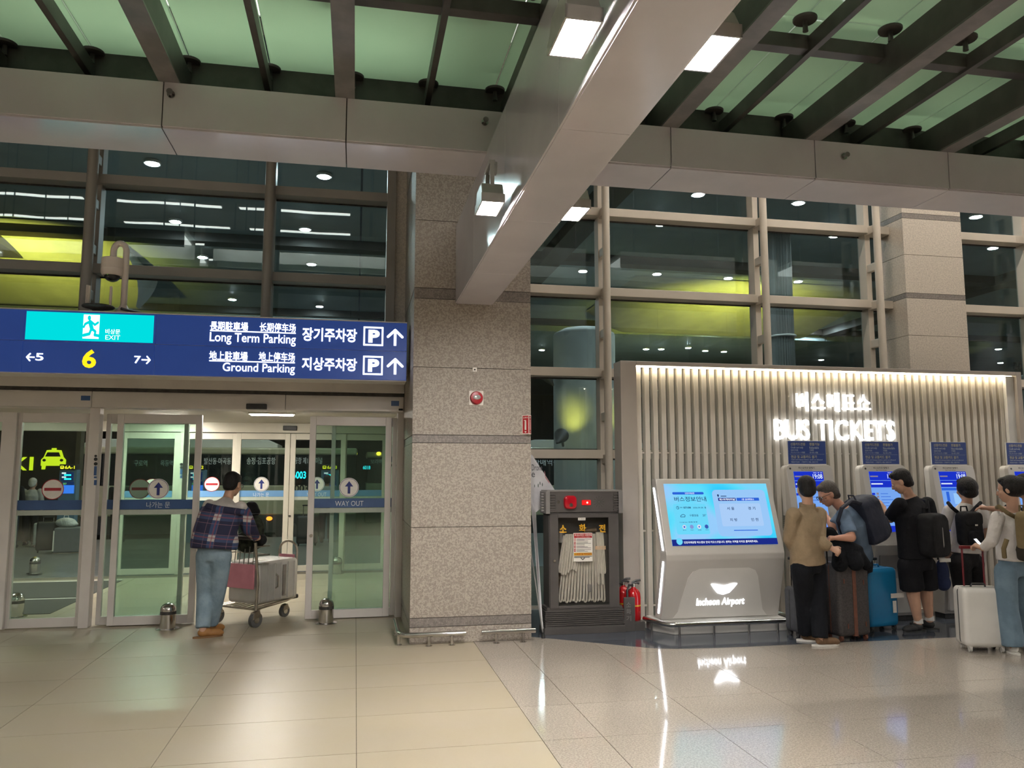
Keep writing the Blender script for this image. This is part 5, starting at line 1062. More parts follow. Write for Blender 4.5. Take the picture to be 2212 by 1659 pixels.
def person(label, base, J, hf, hu, sk, top, bottom, shoes, hair=M_HAIR, sleeve='short', legs='long', wide=1., hs=1.12, loose=1., tuck=True, hem=.0, haircut='short', vox=.0085, hands=True, curlL=.5, curlR=.5, group=None, hn=None, hemw=1.):
    """J: joint positions in world space. head, neck, chest, waist, pelvis, shL.. ankR, toeL.."""
    B = Vector((base[0], base[1], 0)); J = {k: v - B for k, v in J.items()}
    t = thing('person', label, 'person', tuple(B), 0, group)
    latS = (J['shR'] - J['shL']).normalized(); latH = (J['hipR'] - J['hipL']).normalized(); latM = (latS + latH).normalized()
    body = MB()
    e, R = head(body, J['head'], hf, hu, hs)
    limb(body, [J['neck'] - Vector((0, 0, .03)), J['head'] - hu.normalized() * .05 * hs - hf.normalized() * .02], [.060, .052])
    shm = (J['shL'] + J['shR']) / 2; w = wide
    sp = [J['pelvis'] - Vector((0, 0, .06)), J['pelvis'] + (J['waist'] - J['pelvis']) * .3, J['waist'], J['chest'], shm - (shm - J['chest']) * .12, J['neck']]
    lt = [latH, latH, latM, latS, latS, latS]
    torso(body, sp, lt, [(.14 * w, .10 * w), (.155 * w, .11 * w), (.135 * w, .10 * w), (.155 * w, .115 * w), (.14, .085), (.058, .056)])
    for s in 'LR':
        limb(body, [J['sh' + s], J['el' + s], J['wr' + s]], [.056 * w, .043 * w, .028])
        limb(body, [J['hip' + s], J['kn' + s], J['an' + s]], [.085 * w, .058 * w, .040]); limb(body, [J['an' + s], J['an' + s] + (J['to' + s] - J['an' + s]) * .6 - Vector((0, 0, .03))], [.036, .018])
        if hands:
            d = (J['wr' + s] - J['el' + s]).normalized() if ('hd' + s) not in J else (J['hd' + s] - J['wr' + s]); n_ = Vector((0, 0, 1)) if abs(d.z) < .8 else Vector((0, 1, 0))
            if hn and s in hn: n_ = Vector(hn[s])
            hand(body, J['wr' + s], d, n_, .95, curlL if s == 'L' else curlR, 1 if s == 'L' else -1)
    b = link('body', remesh(body, vox, 2, 'body'), sk, t)
    # face
    for k in (-1, 1):
        q = MB().ell(e(k * .032, .078, .0), (.012 * hs,) * 3, 10, 8).obj('eye', M_EYEW, b, 0, 2, True); MB().ell(e(k * .032, .0875, .0), (.0055 * hs,) * 3, 8, 6).obj('iris', M_BLACK, q)
    MB().ell(e(0, .0895, -.062), (.020 * hs, .005 * hs, .004 * hs), 12, 6, R).obj('lips', mat('lip_tone', (.28, .12, .10), .5, var=(.25, .1, .09), vscale=20), b, 0, 2, True)
    # hair
    if haircut:
        h = MB(); Eh = lambda u, f, v, r: h.ell(e(u, f, v), tuple(q * hs for q in r), 18, 12, R)
        Eh(0, -.022, .042, (.083, .096, .086)); Eh(0, -.062, .0, (.072, .050, .075)); Eh(0, .03, .085, (.060, .05, .030))
        if haircut == 'bob': Eh(0, -.03, .015, (.098, .105, .105)); Eh(0, -.055, -.045, (.085, .065, .06))
        if haircut == 'updo': Eh(0, -.09, .02, (.075, .07, .085)); Eh(0, -.03, .01, (.09, .095, .09))
        if haircut == 'short': Eh(.0, -.075, -.045, (.055, .03, .04)); Eh(0, -.045, -.005, (.080, .062, .080))
        link('hair', remesh(h, .008, 2, 'hair'), hair, b)
    # trousers or shorts
    g = MB(); torso(g, [J['pelvis'] - Vector((0, 0, .10)), J['pelvis'] - Vector((0, 0, .02)), J['pelvis'] + (J['waist'] - J['pelvis']) * .62], [latH] * 3, [(.15 * w, .115 * w), (.170 * w, .125 * w), (.150 * w, .115 * w)])
    for s in 'LR':
        if legs == 'long': limb(g, [J['hip' + s], J['kn' + s], J['an' + s] + (J['kn' + s] - J['an' + s]) * .06], [.100 * w * loose, .080 * w * loose, .072 * loose], flat=True)
        elif legs == 'wide': limb(g, [J['hip' + s], J['kn' + s], J['an' + s] + (J['kn' + s] - J['an' + s]) * .06], [.105 * w, .10 * w, .108], flat=True)
        else: limb(g, [J['hip' + s], J['hip' + s] + (J['kn' + s] - J['hip' + s]) * .80], [.105 * w, .108 * w], flat=True)
    link('trousers' if legs != 'short' else 'shorts', remesh(g, .012, 7, 'trousers'), bottom, t)
    # upper garment
    if top is not None:
        g = MB(); lowp = J['pelvis'] + (J['waist'] - J['pelvis']) * .30 - Vector((0, 0, hem)); L_ = .016 * loose
        torso(g, [lowp, J['waist'], J['chest'], shm - (shm - J['chest']) * .10, shm + (J['neck'] - shm) * .82], [latH, latM, latS, latS, latS], [(.165 * w * hemw + L_, .125 * w * hemw + L_), (.152 * w * (.4 + .6 * hemw) + L_, .12 * w * (.4 + .6 * hemw) + L_), (.165 * w + L_, .128 * w + L_), (.150 + L_, .095 + L_), (.068, .066)])
        for s in 'LR':
            a, bq, c = J['sh' + s], J['el' + s], J['wr' + s]
            if sleeve == 'short': limb(g, [a, a + (bq - a) * .86], [.068 * w, .070 * w], flat=True)
            elif sleeve == 'long': limb(g, [a, bq, bq + (c - bq) * .93], [.070 * w * loose, .060 * w * loose, .046 * loose], flat=True)
        link('top', remesh(g, .0115, 9, 'top'), top, t)
    # shoes
    for s in 'LR':
        a, o = J['an' + s].copy(), J['to' + s].copy(); f = Vector((o.x - a.x, o.y - a.y, 0)).normalized(); lt_ = Vector((f.y, -f.x, 0)); a.z = o.z = 0
        g = MB(); R3 = Matrix((lt_, f, Vector((0, 0, 1)))).transposed()
        g.ell(a + f * .02 + Vector((0, 0, .055)), (.042, .075, .050), 14, 8, R3); g.ell(a + f * .11 + Vector((0, 0, .044)), (.049, .105, .040), 14, 8, R3); g.ell(a + f * .155 + Vector((0, 0, .036)), (.047, .066, .031), 14, 8, R3)
        q = link('shoe', remesh(g, .008, 2, 'shoe'), shoes[0], t)
        ring = [a + f * (.055 + .155 * math.cos(x)) + lt_ * ((.044 + .006 * math.cos(x)) * math.sin(x)) for x in [2 * PI * k / 24 for k in range(24)]]
        MB().loft([[p + Vector((0, 0, .001)) for p in ring], [p + Vector((0, 0, .019)) for p in ring]]).obj('sole', shoes[1], q, 0, 2, True)
    return t, {k: v for k, v in J.items()}, e, R
def JJ(Y, **k):
    """joints from where they show, each with its own depth"""
    return {n: W(p[0], p[1], p[2] if len(p) > 2 else Y) for n, p in k.items()}
V = Vector
M_SOLEW = mat('white_sole', (.66, .63, .58), .5, var=(.6, .57, .52), vscale=20); M_SOLEB = mat('black_sole', (.02, .02, .02), .6, var=(.03, .03, .03), vscale=20)
def glasses(parent, e, hs=1.):
    g = MB()
    for k in (-1, 1):
        g.tube([e(k * .034 + .026 * math.cos(a), .098, .0 + .019 * math.sin(a)) for a in [2 * PI * j / 14 for j in range(14)]], .0032, 6, True); g.tube([e(k * .060, .095, .006), e(k * .079, .06, .008), e(k * .081, -.01, .004)], .003, 6)
    g.tube([e(-.008, .100, .004), e(.008, .100, .004)], .003, 6); return g.obj('glasses', M_BLACK, parent, 0, 2, True)
SK1 = skin('warm', (.48, .28, .19)); SK2 = skin('ruddy', (.50, .25, .17)); SK3 = skin('tan', (.40, .22, .15))
# ---- man in tan jacket
M_TAN = cloth('tan_suede', (.27, .20, .125), (.22, .16, .098), bump=.5, bscale=11); M_BLKTR = cloth('black_denim', (.008, .009, .012)); M_BRSHOE = mat('brown_suede_shoe', (.14, .075, .035), .8, var=(.11, .06, .028), vscale=20)
Y = 7.5
t1, J1, e1, R1 = person('man in a tan jacket and black trousers gripping a suitcase handle', W(1765, 1390, Y)[:2],
    JJ(Y, head=(1742, 1057), neck=(1744, 1092), chest=(1742, 1135), waist=(1742, 1180), pelvis=(1746, 1215), shL=(1714, 1112, 7.42), shR=(1769, 1110, 7.56), elL=(1705, 1165, 7.5), elR=(1770, 1170, 7.42), wrL=(1722, 1203, 7.66), wrR=(1796, 1184, 7.36),
       hipL=(1732, 1228, 7.45), hipR=(1762, 1228, 7.55), knL=(1737, 1302, 7.62), knR=(1768, 1306, 7.55), anL=(1741, 1372, 7.72), anR=(1772, 1383, 7.48), toL=(1765, 1380, 7.68), toR=(1812, 1391, 7.48)),
    V((.30, .90, -.22)), V((.05, .2, 1)), SK1, M_TAN, M_BLKTR, (M_BRSHOE, M_SOLEW), sleeve='long', hem=.07, loose=1.12, curlR=1.3, hn={'R': (0, -1, .3)}, hemw=1.16)
MB().loft([[J1['neck'] + V((.085 * math.cos(a), .075 * math.sin(a) - .0, z + .012 * math.sin(a))) for a in [2 * PI * k / 20 for k in range(20)]] for z in (-.035, .02)]).obj('collar', M_TAN, t1, 0, 2, True)
# ---- bent man with navy backpack
M_BLUESH = cloth('slate_blue_shirt', (.13, .18, .255), (.10, .145, .21), bump=.25); M_DKTR = cloth('charcoal_trousers', (.016, .017, .022))
M_GREYHAIR = mat('brown_grey_hair', (.030, .022, .017), .5, var=(.055, .043, .034), vscale=60, bump=.5, bscale=160)
Y = 7.85
t2, J2, e2, R2 = person('bent man in a slate blue shirt with glasses reading the ticket screen', W(1855, 1385, 7.9)[:2],
    JJ(Y, head=(1788, 1067), neck=(1820, 1093), chest=(1838, 1128), waist=(1850, 1178, 7.92), pelvis=(1857, 1215, 8.0), shL=(1822, 1113, 7.66), shR=(1829, 1104, 8.04), elL=(1839, 1161, 7.50), elR=(1800, 1140, 8.05), wrL=(1808, 1162, 7.52), wrR=(1785, 1115, 8.2),
       hipL=(1853, 1228, 7.95), hipR=(1857, 1226, 8.1), knL=(1848, 1296, 8.07), knR=(1852, 1294, 8.22), anL=(1849, 1352, 8.1), anR=(1853, 1347, 8.26), toL=(1822, 1354, 8.1), toR=(1826, 1349, 8.26)),
    V((-.86, .18, -.46)), V((-.42, .1, .9)), SK2, M_BLUESH, M_DKTR, (mat('dark_shoe', (.02, .02, .022), .6, var=(.03, .03, .032), vscale=20), M_SOLEB), hair=M_GREYHAIR, wide=1.12, curlL=.8)
glasses(t2, e2)
# ---- man dressed in black
M_BLKT = cloth('black_jersey', (.006, .006, .008), (.009, .009, .011), bump=.25)
Y = 7.9
t3, J3, e3, R3_ = person('man in black t-shirt and shorts tapping the ticket screen', W(1990, 1348, 7.95)[:2],
    JJ(Y, head=(1946, 1040), neck=(1966, 1070), chest=(1971, 1115), waist=(1975, 1172), pelvis=(1980, 1210), shL=(1944, 1090, 7.82), shR=(2003, 1088, 7.95), elL=(1923, 1120, 8.02), elR=(2015, 1140, 7.9), wrL=(1911, 1103, 8.12), wrR=(2010, 1180, 8.0), hdL=(1904, 1090, 8.16),
       hipL=(1964, 1222, 7.88), hipR=(1997, 1222, 7.97), knL=(1973, 1287, 7.9), knR=(2001, 1284, 8.0), anL=(1984, 1346, 7.92), anR=(2008, 1340, 8.02), toL=(1956, 1357, 7.9), toR=(1990, 1349, 8.1)),
    V((-.66, .60, -.42)), V((-.25, .2, 1)), SK1, M_BLKT, M_BLKT, (mat('black_sneaker', (.012, .012, .013), .7, var=(.02, .02, .02), vscale=20), M_SOLEB), legs='short', wide=1.2, loose=1.1, curlL=.15, hem=.03)
for s in 'LR': MB().tube([J3['an' + s] + V((0, 0, .0)), J3['an' + s] + V((0, 0, .05))], [.05, .047], 16).obj('sock', mat('white_sock', (.6, .58, .55), .8, var=(.55, .53, .5), vscale=30), t3, 0, 2, True)
# ---- person in white t-shirt
M_WT = cloth('white_cotton', (.60, .57, .55), (.54, .51, .50), bump=.3); M_DGT = cloth('dark_grey_trousers', (.016, .015, .016))
Y = 8.05
t4, J4, e4, R4 = person('person in white t-shirt and dark trousers with bobbed black hair', W(2085, 1345, 8.1)[:2],
    JJ(Y, head=(2086, 1056), neck=(2088, 1086), chest=(2087, 1125), waist=(2087, 1170), pelvis=(2088, 1205), shL=(2050, 1103, 8.0), shR=(2120, 1101, 8.08), elL=(2036, 1150, 8.05), elR=(2134, 1148, 8.02), wrL=(2045, 1185, 8.2), wrR=(2112, 1172, 8.2),
       hipL=(2074, 1216, 8.0), hipR=(2102, 1216, 8.08), knL=(2080, 1280, 8.05), knR=(2105, 1278, 8.1), anL=(2088, 1340, 8.05), anR=(2112, 1338, 8.15), toL=(2074, 1342, 8.2), toR=(2112, 1340, 8.32)),
    V((.05, 1, -.15)), V((0, .15, 1)), SK1, M_WT, M_DGT, (mat('pale_sneaker', (.55, .53, .50), .6, var=(.5, .48, .45), vscale=20), M_SOLEW), legs='long', loose=1.2, haircut='bob')
# ---- woman with claw clip
M_SWEATER = cloth('off_white_knit', (.58, .545, .515), (.53, .495, .47), bump=.4, bscale=18); M_JEANS = cloth('light_blue_denim', (.15, .215, .27), (.115, .17, .22), bump=.35, bscale=12)
Y = 6.85
t5, J5, e5, R5 = person('woman in white knit top and pale jeans beside a white suitcase', W(2200, 1415, 6.85)[:2],
    JJ(Y, head=(2180, 1057), neck=(2188, 1098), chest=(2186, 1140), waist=(2186, 1185), pelvis=(2188, 1222), shL=(2155, 1118, 6.78), shR=(2222, 1114, 6.98), elL=(2143, 1168, 6.80), elR=(2240, 1165, 6.9), wrL=(2123, 1185, 6.92), wrR=(2205, 1195, 7.1), hdL=(2112, 1180, 6.97),
       hipL=(2172, 1235, 6.8), hipR=(2204, 1233, 6.92), knL=(2176, 1315, 6.82), knR=(2212, 1313, 6.94), anL=(2190, 1400, 6.80), anR=(2222, 1395, 6.95), toL=(2172, 1402, 6.95), toR=(2205, 1398, 7.12)),
    V((-.55, .80, -.12)), V((0, .1, 1)), SK1, M_SWEATER, M_JEANS, (mat('white_trainer', (.62, .60, .56), .6, var=(.56, .54, .5), vscale=20), M_SOLEW), sleeve='long', legs='wide', haircut='updo', wide=.98, curlL=.9)
M_IVORY = mat('ivory_clip', (.66, .60, .46), .35, var=(.62, .56, .43), vscale=9)
cl = MB()
for u, f, v, r in ((.03, -.165, .045, .035), (.075, -.15, .02, .022)): cl.tube([e5(u + r * math.cos(a), f, v + 1.5 * r * math.sin(a)) for a in [PI * (.55 + .9 * k / 8) for k in range(9)]], [.004 + .010 * math.sin(PI * k / 8) for k in range(9)], 8)
cl.obj('hair_clip', M_IVORY, t5, 0, 2, True)
# phone in her hand
q = W(2116, 1176, 6.98); t = thing('phone', 'lit phone in the hand of the woman with the claw clip', 'phone', tuple(q)); MB().box(-.036, .036, -.004, .004, -.07, .07).obj('case', M_BLACK, t, .003, rot=(-.7, 0, .5)); MB().box(-.032, .032, -.006, -.004, -.064, .064).obj('screen', emis('phone_glow', (.85, .92, 1), 3), t, rot=(-.7, 0, .5))
# ---- man at the right edge
Y = 7.75
t6, J6, e6, R6 = person('dark haired man at the right edge reaching an arm out', W(2262, 1375, 7.75)[:2],
    JJ(Y, head=(2212, 1050), neck=(2222, 1086), chest=(2228, 1130), waist=(2232, 1180), pelvis=(2235, 1212), shL=(2196, 1104, 7.62), shR=(2262, 1104, 7.88), elL=(2168, 1102, 7.66), elR=(2270, 1160, 7.8), wrL=(2136, 1098, 7.74), wrR=(2255, 1190, 7.9),
       hipL=(2220, 1225, 7.7), hipR=(2252, 1225, 7.8), knL=(2225, 1295, 7.72), knR=(2256, 1293, 7.82), anL=(2232, 1368, 7.72), anR=(2262, 1362, 7.85), toL=(2218, 1370, 7.86), toR=(2250, 1364, 8.0)),
    V((-.45, .85, -.25)), V((0, .1, 1)), SK3, cloth('dark_navy_shirt', (.02, .022, .03)), M_DKTR, (MATS['dark_shoe'], M_SOLEB), hands=True)
# ---- man with trolley
def plaid():
    m = bpy.data.materials.new('navy_plaid_flannel'); m.use_nodes = True; nt = m.node_tree; L = nt.links.new; p = nt.nodes['Principled BSDF']; p.inputs['Roughness'].default_value = .9
    tc = nd(nt, 'ShaderNodeTexCoord'); mp = nd(nt, 'ShaderNodeMapping'); mp.inputs['Scale'].default_value = (1, 1, 1); mp.inputs['Rotation'].default_value = (0, -.12, .2); L(tc.outputs['Object'], mp.inputs[0])
    sx = nd(nt, 'ShaderNodeSeparateXYZ'); L(mp.outputs[0], sx.inputs[0])
    def stripe(sock, period, width, off):
        a = nd(nt, 'ShaderNodeMath', operation='ADD'); a.inputs[1].default_value = off + 50; L(sock, a.inputs[0])
        d = nd(nt, 'ShaderNodeMath', operation='DIVIDE'); d.inputs[1].default_value = period; L(a.outputs[0], d.inputs[0])
        f = nd(nt, 'ShaderNodeMath', operation='FRACT'); L(d.outputs[0], f.inputs[0])
        c = nd(nt, 'ShaderNodeMath', operation='LESS_THAN'); c.inputs[1].default_value = width; L(f.outputs[0], c.inputs[0]); return c.outputs[0]
    H = sx.outputs['X']; Vz = sx.outputs['Z']
    def mixc(fac, a, col, amt):
        m_ = nd(nt, 'ShaderNodeMath', operation='MULTIPLY'); m_.inputs[1].default_value = amt; L(fac, m_.inputs[0])
        x = nd(nt, 'ShaderNodeMix', data_type='RGBA'); L(m_.outputs[0], x.inputs[0])
        if isinstance(a, tuple): x.inputs[6].default_value = (*a, 1)
        else: L(a, x.inputs[6])
        x.inputs[7].default_value = (*col, 1); return x.outputs[2]
    def both(a, b): q = nd(nt, 'ShaderNodeMath', operation='MULTIPLY'); L(a, q.inputs[0]); L(b, q.inputs[1]); return q.outputs[0]
    h1, v1 = stripe(H, .24, .30, 0), stripe(Vz, .22, .30, .02); h2, v2 = stripe(H, .24, .06, -.033), stripe(Vz, .22, .06, -.010); h3, v3 = stripe(H, .12, .05, .05), stripe(Vz, .11, .06, .06)
    c = mixc(h1, (.018, .019, .050), (.035, .065, .15), .9); c = mixc(v1, c, (.05, .085, .18), .55); c = mixc(h3, c, (.20, .11, .14), .6); c = mixc(v3, c, (.22, .12, .15), .6)
    c = mixc(both(h1, v1), c, (.42, .39, .38), .95); c = mixc(h2, c, (.25, .05, .06), .55); c = mixc(v2, c, (.25, .05, .06), .55)
    L(c, p.inputs['Base Color']); n2 = nd(nt, 'ShaderNodeTexNoise'); n2.inputs['Scale'].default_value = 9; L(tc.outputs['Object'], n2.inputs[0]); bp = nd(nt, 'ShaderNodeBump'); bp.inputs['Strength'].default_value = .5; bp.inputs['Distance'].default_value = .03; L(n2.outputs['Fac'], bp.inputs['Height']); L(bp.outputs[0], p.inputs['Normal'])
    return m
M_PLAID = plaid(); M_JEANS2 = cloth('washed_blue_denim', (.24, .32, .38), (.18, .25, .305), bump=.4, bscale=10); M_GREYT = cloth('pale_grey_cotton', (.50, .46, .42), (.45, .415, .38), bump=.3, bscale=10)
Y = 9.2
t0, J0, e0, R0 = person('bent man with plaid jacket slipping off his shoulders pushing a luggage trolley', W(448, 1368, 9.2)[:2],
    JJ(Y, head=(503, 1046, 9.42), neck=(490, 1078, 9.36), chest=(481, 1108, 9.28), waist=(467, 1152, 9.2), pelvis=(462, 1190, 9.16), shL=(452, 1092, 9.30), shR=(520, 1096, 9.26), elL=(436, 1140, 9.34), elR=(538, 1140, 9.36), wrL=(492, 1160, 9.60), wrR=(551, 1158, 9.48), hdL=(503, 1160, 9.68), hdR=(556, 1158, 9.56),
       hipL=(446, 1200, 9.18), hipR=(478, 1200, 9.12), knL=(443, 1278, 9.24), knR=(470, 1276, 9.22), anL=(438, 1362, 9.12), anR=(455, 1352, 9.34), toL=(462, 1368, 9.16), toR=(470, 1358, 9.44)),
    V((.42, .86, -.28)), V((.12, .3, 1)), SK1, M_GREYT, M_JEANS2, (mat('tan_leather_shoe', (.36, .17, .05), .6, var=(.30, .14, .04), vscale=14), mat('tan_sole', (.22, .12, .05), .7, var=(.2, .1, .04), vscale=20)), legs='long', loose=1.08, wide=1.06, curlL=1.2, curlR=1.2)
glasses(t0, e0)
# the jacket hangs round the upper arms and back
g = MB(); B0 = V((*W(448, 1368, 9.2)[:2], 0)); P = lambda a, b, c: W(a, b, c) - B0
lt = (J0['shR'] - J0['shL']).normalized()
torso(g, [P(462, 1186, 9.14), P(464, 1170, 9.15), P(466, 1145, 9.17), P(474, 1118, 9.22), P(480, 1104, 9.26)], [lt] * 5, [(.245, .185), (.25, .19), (.23, .18), (.225, .17), (.205, .13)], pw=2.3)
for s in 'LR': limb(g, [J0['sh' + s] + (J0['el' + s] - J0['sh' + s]) * .25, J0['el' + s], J0['el' + s] + (J0['wr' + s] - J0['el' + s]) * .9], [.085, .085, .060])
link('plaid_jacket', remesh(g, .012, 2, 'plaid_jacket'), M_PLAID, t0)
MB().tube([P(447, 1092, 9.17), P(470, 1100, 9.10), P(500, 1104, 9.10), P(528, 1106, 9.16)], [.03, .04, .04, .03], 10).obj('collar', M_PLAID, t0, 0, 2, True)
# ================================================================== LUGGAGE
def suitcase(name, label, loc, rz, w, d, h, m, cat='suitcase', trim=None, handle=None, hh=.4, hm=None, band=None, ribs=0, wheel_m=None, group=None, rad=.05, tilt=0.):
    """box case on four castors: shell, zip seam, castors, top grip, telescopic handle"""
    t = thing(name, label, cat, loc, rz, group); z0 = .055
    ring = lambda k: rect(-w / 2 + k, w / 2 - k, -d / 2 + k, d / 2 - k, max(rad - k, .005), 4)
    MB().loft([[(u, v, z) for u, v in ring(k)] for k, z in ((.025, z0), (.006, z0 + .018), (0, z0 + .045), (0, z0 + h - .045), (.006, z0 + h - .018), (.025, z0 + h))]).obj('shell', m, t, 0, 2, True)
    q = [(u, v) for u, v in rect(-w / 2 - .001, w / 2 + .001, -d / 2, d / 2, rad, 4)]
    MB().loft([[(-w / 2 - .003 + 0, y, z) for y, z in ()] or [(x, s, z) for x, z in rect(-w / 2 - .003, w / 2 + .003, z0 - .002, z0 + h + .003, rad, 4)] for s in (-.006, .006)]).obj('zip_seam', trim or M_BLACK, t)
    for k in range(ribs):
        x = -w / 2 + w * (k + .5) / ribs
        MB().box(x - .006, x + .006, -d / 2 - .004, d / 2 + .004, z0 + .05, z0 + h - .05).obj('rib', m, t, .003)
    for sx in (-1, 1):
        for sy in (-1, 1):
            p = (sx * (w / 2 - .05), sy * (d / 2 - .045))
            c = MB().box(p[0] - .018, p[0] + .018, p[1] - .02, p[1] + .02, .035, z0 + .01).obj('castor', wheel_m or M_BLACK, t, .004); MB().cyl((p[0] - .012, p[1], .027), (p[0] + .012, p[1], .027), .027, None, 14).obj('wheel', wheel_m or M_RUBBER, c, 0, 2, True)
    MB().tube([(-.07, 0, z0 + h), (-.06, 0, z0 + h + .03), (.06, 0, z0 + h + .03), (.07, 0, z0 + h)], .010, 8).obj('top_grip', trim or M_BLACK, t, 0, 2, True)
    if handle is not None:
        y = handle * (d / 2 - .03)
        for s in (-1, 1): MB().cyl((s * .10, y, z0 + h - .01), (s * .10, y, z0 + h + hh), .010, None, 8).obj('handle_tube', hm or M_CHROME, t, 0, 2, True)
        MB().box(-.125, .125, y - .016, y + .016, z0 + h + hh - .012, z0 + h + hh + .02).obj('handle_grip', (hm if hm is not None else M_BLACK), t, .008)
    if band:
        MB().box(band[0] - .022, band[0] + .022, -d / 2 - .006, d / 2 + .006, z0 - .002, z0 + h + .006).obj('strap', band[1], t, .002)
    return t
M_CHAR = mat('charcoal_checked_case', (.030, .026, .026), .6, var=(.05, .043, .042), vscale=70); M_BRN = mat('brown_leather_strap', (.13, .045, .025), .5, var=(.10, .035, .02), vscale=20)
q = W(1843, 1398, 7.62)
t = suitcase('suitcase', 'charcoal suitcase with a brown leather strap beside the man in tan', (q.x + .02, 7.74, 0), .12, .41, .27, .745, M_CHAR, band=(.0, M_BRN), trim=M_BRN, wheel_m=M_BRN, handle=None)
for s in (0, .05): MB().cyl((-.19 - s, .03, .74), (-.20 - s, .03, 1.02), .009, None, 8).obj('handle_tube', M_CHROME, t, 0, 2, True)
MB().box(-.27, -.18, .0, .06, 1.0, 1.04).obj('handle_grip', M_BLACK, t, .01)
for x, z in ((-.13, .62), (.12, .60), (-.10, .16), (.13, .17)): MB().box(x - .006, x + .006, -.140, -.134, z - .025, z + .025).obj('stud', M_BRN, t)
q = W(1895, 1355, 8.12)
t = suitcase('suitcase', 'bright blue hard suitcase behind the bent man', (q.x, 8.13, 0), .15, .42, .27, .63, mat('bright_blue_shell', (.012, .17, .37), .35, var=(.014, .19, .40), vscale=4), trim=mat('deep_blue_trim', (.01, .11, .26), .4, var=(.012, .12, .28), vscale=9), handle=.8, hh=.08)
b = MB().box(.08, .27, -.150, -.146, .36, .41).box(.10, .15, -.152, -.148, .20, .33).obj('airline_tag', M_STICKW, t)
q = W(2137, 1402, 6.95)
t = suitcase('suitcase', 'white suitcase with a raised dark red handle before the woman', (q.x - .04, 7.0, 0), -.28, .40, .26, .56, mat('glossy_white_shell', (.62, .60, .56), .25, var=(.58, .56, .52), vscale=4), handle=.7, hh=.38, hm=mat('dark_red_handle', (.13, .008, .014), .35, var=(.11, .007, .012), vscale=9), wheel_m=mat('cream_castor', (.5, .48, .44), .5, var=(.45, .43, .4), vscale=9))
q = W(1716, 1352, 7.95)
suitcase('suitcase', 'dark grey suitcase half hidden behind the man in tan', (q.x + .13, 8.0, 0), .1, .32, .22, .46, mat('grey_case_fabric', (.05, .052, .06), .7, var=(.06, .062, .07), vscale=20), handle=.5, hh=.3)
# ---- dark jacket carried over the arm
g = MB(); B = W(1840, 1200, 7.5)
pts = [W(1793, 1150, 7.66), W(1810, 1172, 7.60), W(1838, 1182, 7.58), W(1854, 1188, 7.58)]
limb(g, pts, [.062, .055, .06, .055])
for a, b_, r0, r1 in ((W(1812, 1182, 7.60), W(1814, 1218, 7.58), .06, .085), (W(1838, 1190, 7.58), W(1848, 1216, 7.58), .07, .085), (W(1852, 1192, 7.58), W(1872, 1222, 7.62), .06, .055)): limb(g, [a, b_], [r0, r1])
me = remesh(g, .013, 3, 'jacket')
tag(link('jacket', me, cloth('near_black_jacket', (.006, .007, .009), (.010, .011, .014), bump=.6)), 'near-black jacket draped over the arm of the bent man', 'jacket')
# ================================================================== BACKPACKS
def backpack(label, C0, ax, up, out, w, h, d, m, m2, extra=None, straps=None, pocket=True, name='backpack'):
    """C0 centre of the panel against the back; ax right, up, out = away from the back"""
    ax, up, out = ax.normalized(), up.normalized(), out.normalized(); t = thing(name, label, 'backpack', tuple(C0))
    pt = lambda u, v, o: ax * u + up * v + out * o
    def slab(u0, u1, v0, v1, o0, o1, r, taper=1.):
        poly = rect(u0, u1, v0, v1, r, 5); return MB().loft([[pt(u * k, v * kk, o) for u, v in poly] for k, kk, o in ((.92, .96, o0), (1, 1, o0 + (o1 - o0) * .25), (1, 1, o0 + (o1 - o0) * .7), (.9 * taper, .94, o1))])
    link('main_body', remesh(slab(-w / 2, w / 2, -h / 2, h / 2, 0, d, w * .28), .012, 3, 'main_body'), m, t)
    if pocket: link('front_pocket', remesh(slab(-w * .36, w * .36, -h * .44, -h * .02, d * .8, d * 1.25, w * .16), .011, 3, 'front_pocket'), m2, t)
    MB().tube([pt(-.05, h / 2 - .01, .02), pt(-.04, h / 2 + .05, .02), pt(.04, h / 2 + .05, .02), pt(.05, h / 2 - .01, .02)], .009, 8).obj('grab_loop', m2, t, 0, 2, True)
    for st in straps or (): MB().tube([p - C0 for p in st], .021, 8).obj('shoulder_strap', m2, t, 0, 2, True)
    if extra: extra(t, pt, slab)
    return t
def cap(j, k, B): return j[k] + B
M_NAVYB = cloth('navy_backpack_nylon', (.020, .023, .036), (.027, .030, .046), bump=.2, rough=.6); M_GREYSTR = cloth('grey_blue_strap', (.05, .065, .085), bump=.2)
Bz = V((*W(1855, 1385, 7.9)[:2], 0)); sh2 = (J2['shL'] + J2['shR']) / 2 + Bz
def ex_navy(t, pt, slab):
    MB().add([pt(u, v, o) for o in (.150, .165) for u, v in ((-.10, .20), (-.02, .21), (-.01, .13), (-.10, .12))], [(0, 1, 2, 3), (4, 5, 6, 7), (0, 1, 5, 4), (1, 2, 6, 5), (2, 3, 7, 6), (3, 0, 4, 7)]).obj('orange_patch', mat('coral_patch', (.55, .09, .05), .6, var=(.5, .08, .045), vscale=20), t)
backpack('navy backpack with a coral patch on the bent man', W(1856, 1130, 7.80), V((.12, -1, 0)), V((-.33, 0, .94)), V((.93, .12, .33)), .33, .52, .24, M_NAVYB, M_NAVYB, ex_navy,
         straps=[[W(1862, 1088, 7.70), W(1838, 1082, 7.62), W(1818, 1098, 7.54), W(1810, 1125, 7.58), W(1818, 1150, 7.68)], [W(1858, 1082, 7.95), W(1836, 1080, 8.0), W(1816, 1096, 8.05)]])
M_BLKBAG = cloth('black_canvas_bag', (.007, .007, .008), (.012, .012, .013), bump=.2, rough=.7)
